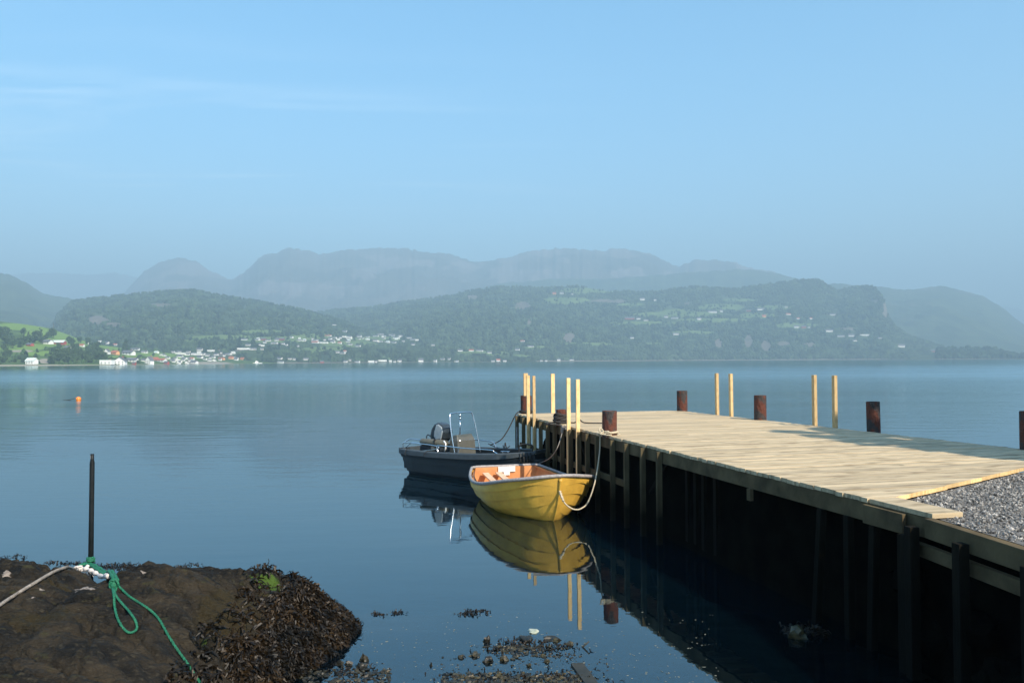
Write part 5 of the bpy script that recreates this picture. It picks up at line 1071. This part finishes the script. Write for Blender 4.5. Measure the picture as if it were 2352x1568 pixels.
# ropes on rock
def rk(pts, lift):
    pp = spline([(x, y, 0) for x, y in pts], max(len(pts) * 4, 20)); q_ = [onrock(p.x, p.y, lift) for p in pp]
    for _ in range(2): q_ = [q_[0]] + [(q_[i - 1] + q_[i] * 2 + q_[i + 1]) / 4 for i in range(1, len(q_) - 1)] + [q_[-1]]
    return q_
rope('rope', rk([(-20, 1412), (0, 1397), (30, 1377), (60, 1358), (90, 1340), (120, 1322), (150, 1310), (172, 1305)], .035) + [onrock(186, 1303, .06)], .016, MT['ropegrey'], 'weathered grey rope running left over the rock from the pole', strands=True)
b = MB(); pts = rk([(182, 1304), (200, 1306), (215, 1313), (230, 1322), (250, 1337)], .06); b.tube(spline(pts, 40), [.026 + .010 * math.sin(i * .9) for i in range(40)], 8)
p0 = onrock(186, 1303, .07)
for k in range(14): b.blob(p0 + Vector((random.uniform(-.06, .09), random.uniform(-.05, .05), random.uniform(-.03, .03))), (.03, .02, .02), k, 1, .5)
for k in range(26):
    q0 = p0 + Vector((random.uniform(-.05, .2), random.uniform(-.06, .02), random.uniform(-.04, 0))); b.tube([q0, q0 + Vector((random.uniform(-.04, .04), random.uniform(-.05, 0), -.05)), q0 + Vector((random.uniform(-.07, .07), -.06, -.09))], .003, 4)
o = b.build('frayed_rope', MT['ropewht'], smooth=True); tag(o, 'frayed white rope splice tied round the pole foot', 'rope')
b = MB()
for dz, dy in ((.10, .05), (.075, .0), (.12, -.01), (.06, .07)):
    pts = rk([(180, 1300), (195, 1295), (212, 1300), (228, 1310), (243, 1322), (254, 1336), (262, 1352)], dz * (1 if dz < .1 else .8)); pts = [p + Vector((0, dy, 0)) for p in pts]; pts[0] = pts[0] - Vector((0, 0, .03)); b.tube(spline(pts, 40), [.018 + .006 * math.sin(i * 1.3 + dz * 50) for i in range(40)], 8)
pts = []
for k in range(60): a = k / 20 * 2 * math.pi; pts.append((pb.x + .045 * math.cos(a), pb.y + .045 * math.sin(a), pb.z + .02 + .02 * k / 20))
b.tube(pts, .016, 8)
kc = onrock(262, 1355, .05)
for k in range(5):
    pts = []
    for i in range(16): a = i / 16 * 2 * math.pi; pts.append((kc.x + (.036 + .006 * k) * math.cos(a) * .8, kc.y + .02 * math.sin(a + k), kc.z + .045 * math.sin(a) + .01 * k - .02))
    b.tube(pts, .011, 7, closed=True)
b.blob(kc, (.04, .035, .05), 4, 2, .3)
o = b.build('rope_knot', MT['ropegrn'], smooth=True); tag(o, 'bunched bright green rope knot round the pole foot', 'rope')
rope('rope_loop', rk([(258, 1352), (262, 1375), (263, 1395), (270, 1425), (285, 1450), (300, 1458), (314, 1450), (312, 1432), (298, 1410), (280, 1390), (266, 1372), (262, 1358)], .022), .0115, MT['ropegrn'], 'hanging green rope loop on the rock', n=90, strands=True)
rope('rope', rk([(262, 1345), (275, 1352), (295, 1372), (320, 1388), (345, 1405), (365, 1425), (380, 1452), (400, 1485), (425, 1520), (445, 1550), (462, 1575)], .020), .0115, MT['ropegrn'], 'long green rope running down the rock into the seaweed', n=120, strands=True)

# ------------------------------------------------------------------ bladder wrack
def blades(pos, nrm, ln, seed, name, label, m, wid=.0058, fan=3, parent=None):
    r_ = np.random.default_rng(seed); n = len(pos); Vs = []; Fs = []; Rn_ = []; o = 0
    pos = np.repeat(pos, fan, 0); nrm = np.repeat(nrm, fan, 0); n = len(pos); l = ln * r_.uniform(.5, 1.5, n)
    d = nrm * r_.uniform(.1, .8, (n, 1)) + r_.normal(0, .8, (n, 3)); d[:, 2] -= .35; d /= np.linalg.norm(d, axis=1)[:, None]
    side = np.cross(d, nrm + r_.normal(0, .3, (n, 3))); side /= np.linalg.norm(side, axis=1)[:, None] + 1e-9
    up = np.cross(side, d)
    K = 4; V = np.zeros((n, K * 2 + 0, 3))
    for k in range(K):
        t = k / (K - 1); c = pos + d * (l * t)[:, None] + nrm * (l * .5 * math.sin(t * 3.0))[:, None] * r_.uniform(.2, .6, (n, 1)); c[:, 2] -= l * .45 * t * t
        wk = wid * (.6 + 1.1 * math.sin(min(t + .15, 1) * 2.6)) * (1 if k < K - 1 else .45)
        V[:, 2 * k] = c - side * wk; V[:, 2 * k + 1] = c + side * wk + up * wk * .5
    fb = np.array([(2 * k, 2 * k + 1, 2 * k + 3, 2 * k + 2) for k in range(K - 1)]); Fc = (fb[None] + (np.arange(n) * 2 * K)[:, None, None]).reshape(-1, 4)
    rnd = np.repeat(np.clip(r_.beta(1.1, 2.6, n), 0, 1), 2 * K)
    o = npmesh(name, V.reshape(-1, 3), Fc, m, {'rnd': rnd}, smooth=False, parent=parent)
    if label: tag(o, label, 'seaweed', kind='stuff')
    return o
r_ = np.random.default_rng(31); n = 90000; wx = r_.uniform(-3.7, -1.7, n); wy = r_.uniform(5.2, 10.7, n); wz = rock_z(wx, wy); dd = sdf(wx, wy)
eq = sorted([(P(a_, b_, z_).y, P(a_, b_, z_).x) for a_, b_, z_ in ((660, 1331, .55), (628, 1365, .6), (588, 1405, .6), (545, 1440, .55), (512, 1480, .52), (480, 1520, .5), (430, 1568, .48), (360, 1640, .45))])
edge = np.interp(wy, [q_[0] for q_ in eq], [q_[1] for q_ in eq]) + .05 + .20 * fbm(wx * 3, wy * 3, 3, 50)
ok = (wx > edge) & (dd > -.10) & (wz > -.08)
extra = (dd < .20) & (dd > -.1) & (wz > -.08) & (wy > 9) & (wx > -3.0)
thin = (wx > edge - .30) & (dd > .02) & (r_.random(n) < .05)
sel = np.where(ok | extra | thin)[0][:33000]
e_ = .02; gx = (rock_z(wx[sel] + e_, wy[sel]) - wz[sel]) / e_; gy = (rock_z(wx[sel], wy[sel] + e_) - wz[sel]) / e_
nrm = np.stack([-gx, -gy, np.ones_like(gx)], -1); nrm /= np.linalg.norm(nrm, axis=1)[:, None]
blades(np.stack([wx[sel], wy[sel], wz[sel] + .01 + .09 * np.clip(fbm(wx[sel] * 7, wy[sel] * 7, 3, 53), -.1, 1)], -1), nrm, .10, 32, 'seaweed', 'brown bladder wrack draped over the right end of the rock', MT['weed'])
# floating tufts
def tufts(spots, seed, label, dens=26):
    r_ = np.random.default_rng(seed); pos = []
    for px, py, rx, ry, k in spots:
        for i in range(int(k)):
            p = P(px + r_.normal(0, rx), py + r_.normal(0, ry), 0); pos.append((p.x, p.y, -.004))
    pos = np.array(pos); nr = np.tile([0, 0, 1.], (len(pos), 1)) + r_.normal(0, .15, (len(pos), 3))
    o = blades(pos, nr, .042, seed, 'floating_seaweed', label, MT['weed'], wid=.0042, fan=2); return o
tufts([(12, 1283, 8, 3, 40), (35, 1278, 8, 3, 30), (52, 1277, 6, 4, 25)], 60, 'dark seaweed tips breaking the water at the left edge')
tufts([(150, 1294, 22, 2, 70), (115, 1292, 14, 1.5, 30), (185, 1293, 10, 2, 30)], 61, 'thin row of seaweed tips left of the pole')
tufts([(280, 1300, 26, 4, 240), (325, 1304, 22, 3, 140), (250, 1304, 14, 4, 90)], 62, 'brown seaweed mat floating right of the pole behind the rock')
tufts([(415, 1301, 10, 2, 45), (440, 1297, 9, 2, 25), (455, 1298, 8, 2, 14)], 63, 'small seaweed patch floating beyond the middle of the rock')
tufts([(868, 1410, 6, 2, 26), (912, 1406, 9, 3, 46), (890, 1411, 14, 1, 16)], 64, 'small dark seaweed patch in open water right of the rock')
tufts([(1083, 1405, 10, 3, 60), (1075, 1411, 12, 2, 50), (1120, 1407, 3, 2, 10), (1105, 1402, 8, 1, 16)], 65, 'small dark seaweed patch below the boat reflections')

# ------------------------------------------------------------------ stones in the shallows
def stone(px, py, wpx, hpx, label, seed, tone=.3, group='wet stones in the shallows', m=None, cat='stone', up=.35):
    p = P(px, py, 0); w_ = wpx / 2 * p.y / F; h_ = hpx * p.y / F
    b = MB(); b.blob((0, 0, 0), (w_, w_ * .9, h_ * .8), seed, 2, .55, a=tone, rz=seed)
    o = b.build('stone', m or MT['stone'], smooth=False, loc=(p.x, p.y, h_ * .05)); tag(o, label, cat, group); return o
SL = [(1118, 1473, 13, 14, 'dark upright rounded stone standing highest at left of the stone patch', .1), (1205, 1467, 42, 8, 'long flat weedy stone at the far edge of the stone patch', .15), (1265, 1466, 34, 7, 'flat dark stone right of the longest weedy stone', .2), (1274, 1472, 13, 8, 'small pale orange-white stone beside the stone patch', 1.6),
      (1090, 1504, 25, 9, 'brown speckled flat stone left of the stone patch', .5), (1058, 1509, 14, 8, 'small brown stone at far left of the stone patch', .4), (1121, 1518, 27, 13, 'large smooth dark stone below left of the stone patch', .15), (1160, 1515, 18, 11, 'brown stone in front of the stone patch', .5),
      (1309, 1479, 18, 8, 'blocky grey-brown stone right of the stone patch', .6), (1247, 1506, 13, 6, 'yellowish small stone at lower right of the patch', 1.4), (1257, 1519, 12, 8, 'round brown stone right below the patch', .6), (1215, 1528, 12, 7, 'olive stone alone below the patch', .5), (1146, 1551, 16, 10, 'yellow-green stone among the shore pebbles', 1.2),
      (836, 1517, 18, 16, 'blocky stone nearest the seaweed end of the rock', .3), (832, 1531, 26, 11, 'dark ridged stone below the blocky one by the rock', .2), (780, 1524, 20, 9, 'dark stone at left among those beside the rock', .15), (800, 1526, 18, 9, 'dark stone in the middle among those beside the rock', .2), (846, 1550, 24, 8, 'smooth wet shining stone at the bottom left shallows', .2), (990, 1528, 9, 7, 'tiny lone dark stone between rock and stone patch', .1)]
for i, (x, y, w_, h_, l, tn) in enumerate(SL): stone(x, y, w_, h_, l, i + 3, tn)
r_ = random.Random(9); b = MB()
def pebble(x, y, w_, tn): p = P(x, y, 0); s_ = w_ / 2 * p.y / F; b.blob((p.x, p.y, shore_z(np.array([p.x]), np.array([p.y]))[0] * .0 + s_ * .1), (s_, s_ * r_.uniform(.6, 1), s_ * r_.uniform(.25, .6)), r_.random() * 50, 1, .7, a=tn, rz=r_.uniform(0, 3))
for k in range(240): pebble(r_.gauss(1195, 38), 1482 + abs(r_.gauss(0, 12)), r_.uniform(4, 12), r_.betavariate(1.2, 3) * 1.2)
for k in range(60): pebble(r_.gauss(1290, 30), 1500 + abs(r_.gauss(0, 10)), r_.uniform(3, 8), r_.betavariate(1.2, 3))
for k in range(900): y = 1543 + 40 * r_.random() ** .8; pebble(r_.uniform(1015, 1350), y + abs(r_.gauss(0, 4)), r_.uniform(5, 14), r_.betavariate(1.1, 2.2) * 1.5)
for k in range(260): pebble(r_.uniform(690, 900), 1535 + 40 * r_.random(), r_.uniform(5, 13), r_.betavariate(1.1, 3))
for k in range(130): pebble(r_.uniform(1000, 1400), r_.uniform(1505, 1570), r_.uniform(3, 7), r_.betavariate(1.1, 3))
o = b.build('pebbles', MT['stone']); tag(o, 'wet dark and ochre pebbles at the water edge', 'pebbles', kind='stuff')
# pale shell fragments on the bed
b = MB()
for k in range(650):
    x = r_.uniform(820, 1650); y = 1400 + 168 * r_.random() ** .7; p = P(x, y, 0); s_ = r_.uniform(.004, .013)
    b.blob((p.x, p.y, r_.choice([-.012, .001])), (s_ * r_.uniform(.5, 1.5), s_ * r_.uniform(.4, 1.1), .003), k, 1, .7, a=r_.random(), rz=r_.uniform(0, 3))
o = b.build('shell_fragments', MT['bits']); tag(o, 'scattered pale shell fragments in the shallow water', 'shells', kind='stuff')
o = stone(1226, 1450, 30, 5, 'white oblong shell lying just under the water above the stone patch', 77, 1.0, None, MT['shell'], 'shell')
o.name = 'shell'
# hidden boulder in the dark
o = stone(1833, 1462, 50, 26, 'rough pale-faced boulder in the black water below the dock', 88, 1.3, None, None, 'rock'); o.name = 'boulder'
p = o.location.copy(); r2 = np.random.default_rng(3); ps_ = np.array([[p.x + r2.uniform(-.1, .35), p.y + r2.uniform(.0, .3), .02] for _ in range(60)])
blades(ps_, np.tile([0, 0, 1.], (60, 1)), .10, 5, 'floating_seaweed', 'brown seaweed behind the boulder in the black water', MT['weed'])
tufts([(1200, 1478, 36, 6, 130), (1240, 1490, 34, 7, 110), (1150, 1492, 26, 6, 70), (1290, 1486, 18, 5, 30)], 66, 'dark weed tangled among the stones of the stone patch')
tufts([(1180, 1556, 90, 8, 260), (800, 1540, 50, 9, 130), (1300, 1550, 30, 7, 60)], 67, 'dark weed strewn over the shore pebbles at the bottom edge')
# plank and stick
a0 = P(1337, 1533, 0); a1 = P(1372, 1580, 0); b = MB(); m_ = (a0 + a1) / 2; b.box((m_.x, m_.y - .15, .005), (.13, (a1 - a0).length + .5, .03), rz=math.atan2(-(a1 - a0).x, (a1 - a0).y), rot=None)
o = b.build('plank', MT['driftwood'], bevel=.004); tag(o, 'sunken dark plank lying in the shallows at bottom centre', 'plank')
b = MB(); a0 = PD(1353, 1472, 8.9 * 1.04); v1 = P(1338, 1485, 0); a0 = PD(1353, 1472, v1.y - .02); b.tube([a0, v1, v1 + (v1 - a0) * .6], [.008, .010, .010], 6)
o = b.build('stick', MT['driftwood'], smooth=True); tag(o, 'short black stick poking out of the water with its reflection', 'stick')

# ------------------------------------------------------------------ trees behind, right of the camera, whose shade falls on the deck
for i, (x, y, h_, wd_, nl) in enumerate(((15.9, 7.5, 10.5, 7.5, 1500), (20.3, 8.0, 11.5, 8, 1300), (17.6, 4.9, 9.5, 5.5, 900))):
    t = tree_proto(h_, wd_, 60 + i, 'round', nl * 2 // 3); t.location = (x, y, 1.5); t.name = 'tree'; tag(t, 'leafy tree on the gravel yard out of view to the right', 'tree', 'trees on the gravel yard')

# ------------------------------------------------------------------ air
b = MB(); b.box((0, 4500, 690), (30000, 17000, 1430)); hz = b.build('haze', None) if False else None
me = bpy.data.meshes.new('haze'); bm = bmesh.new(); bmesh.ops.create_cube(bm, size=1); bm.to_mesh(me); bm.free()
hz = bpy.data.objects.new('haze', me); C.objects.link(hz); hz.scale = (31000, 17500, 1460); hz.location = (0, 5200, 1460 / 2 - 24); tag(hz, 'pale blue summer haze over the fjord', 'haze', kind='stuff')
m = bpy.data.materials.new('haze_air'); m.use_nodes = True; t = m.node_tree; t.nodes.clear(); o = N(t, 'ShaderNodeOutputMaterial'); pv = N(t, 'ShaderNodeVolumePrincipled')
pv.inputs['Color'].default_value = (0.505, 0.785, 1.0, 1); pv.inputs['Density'].default_value = 2.8e-4; pv.inputs['Anisotropy'].default_value = 0.0
t.links.new(pv.outputs[0], o.inputs['Volume']); me.materials.append(m)
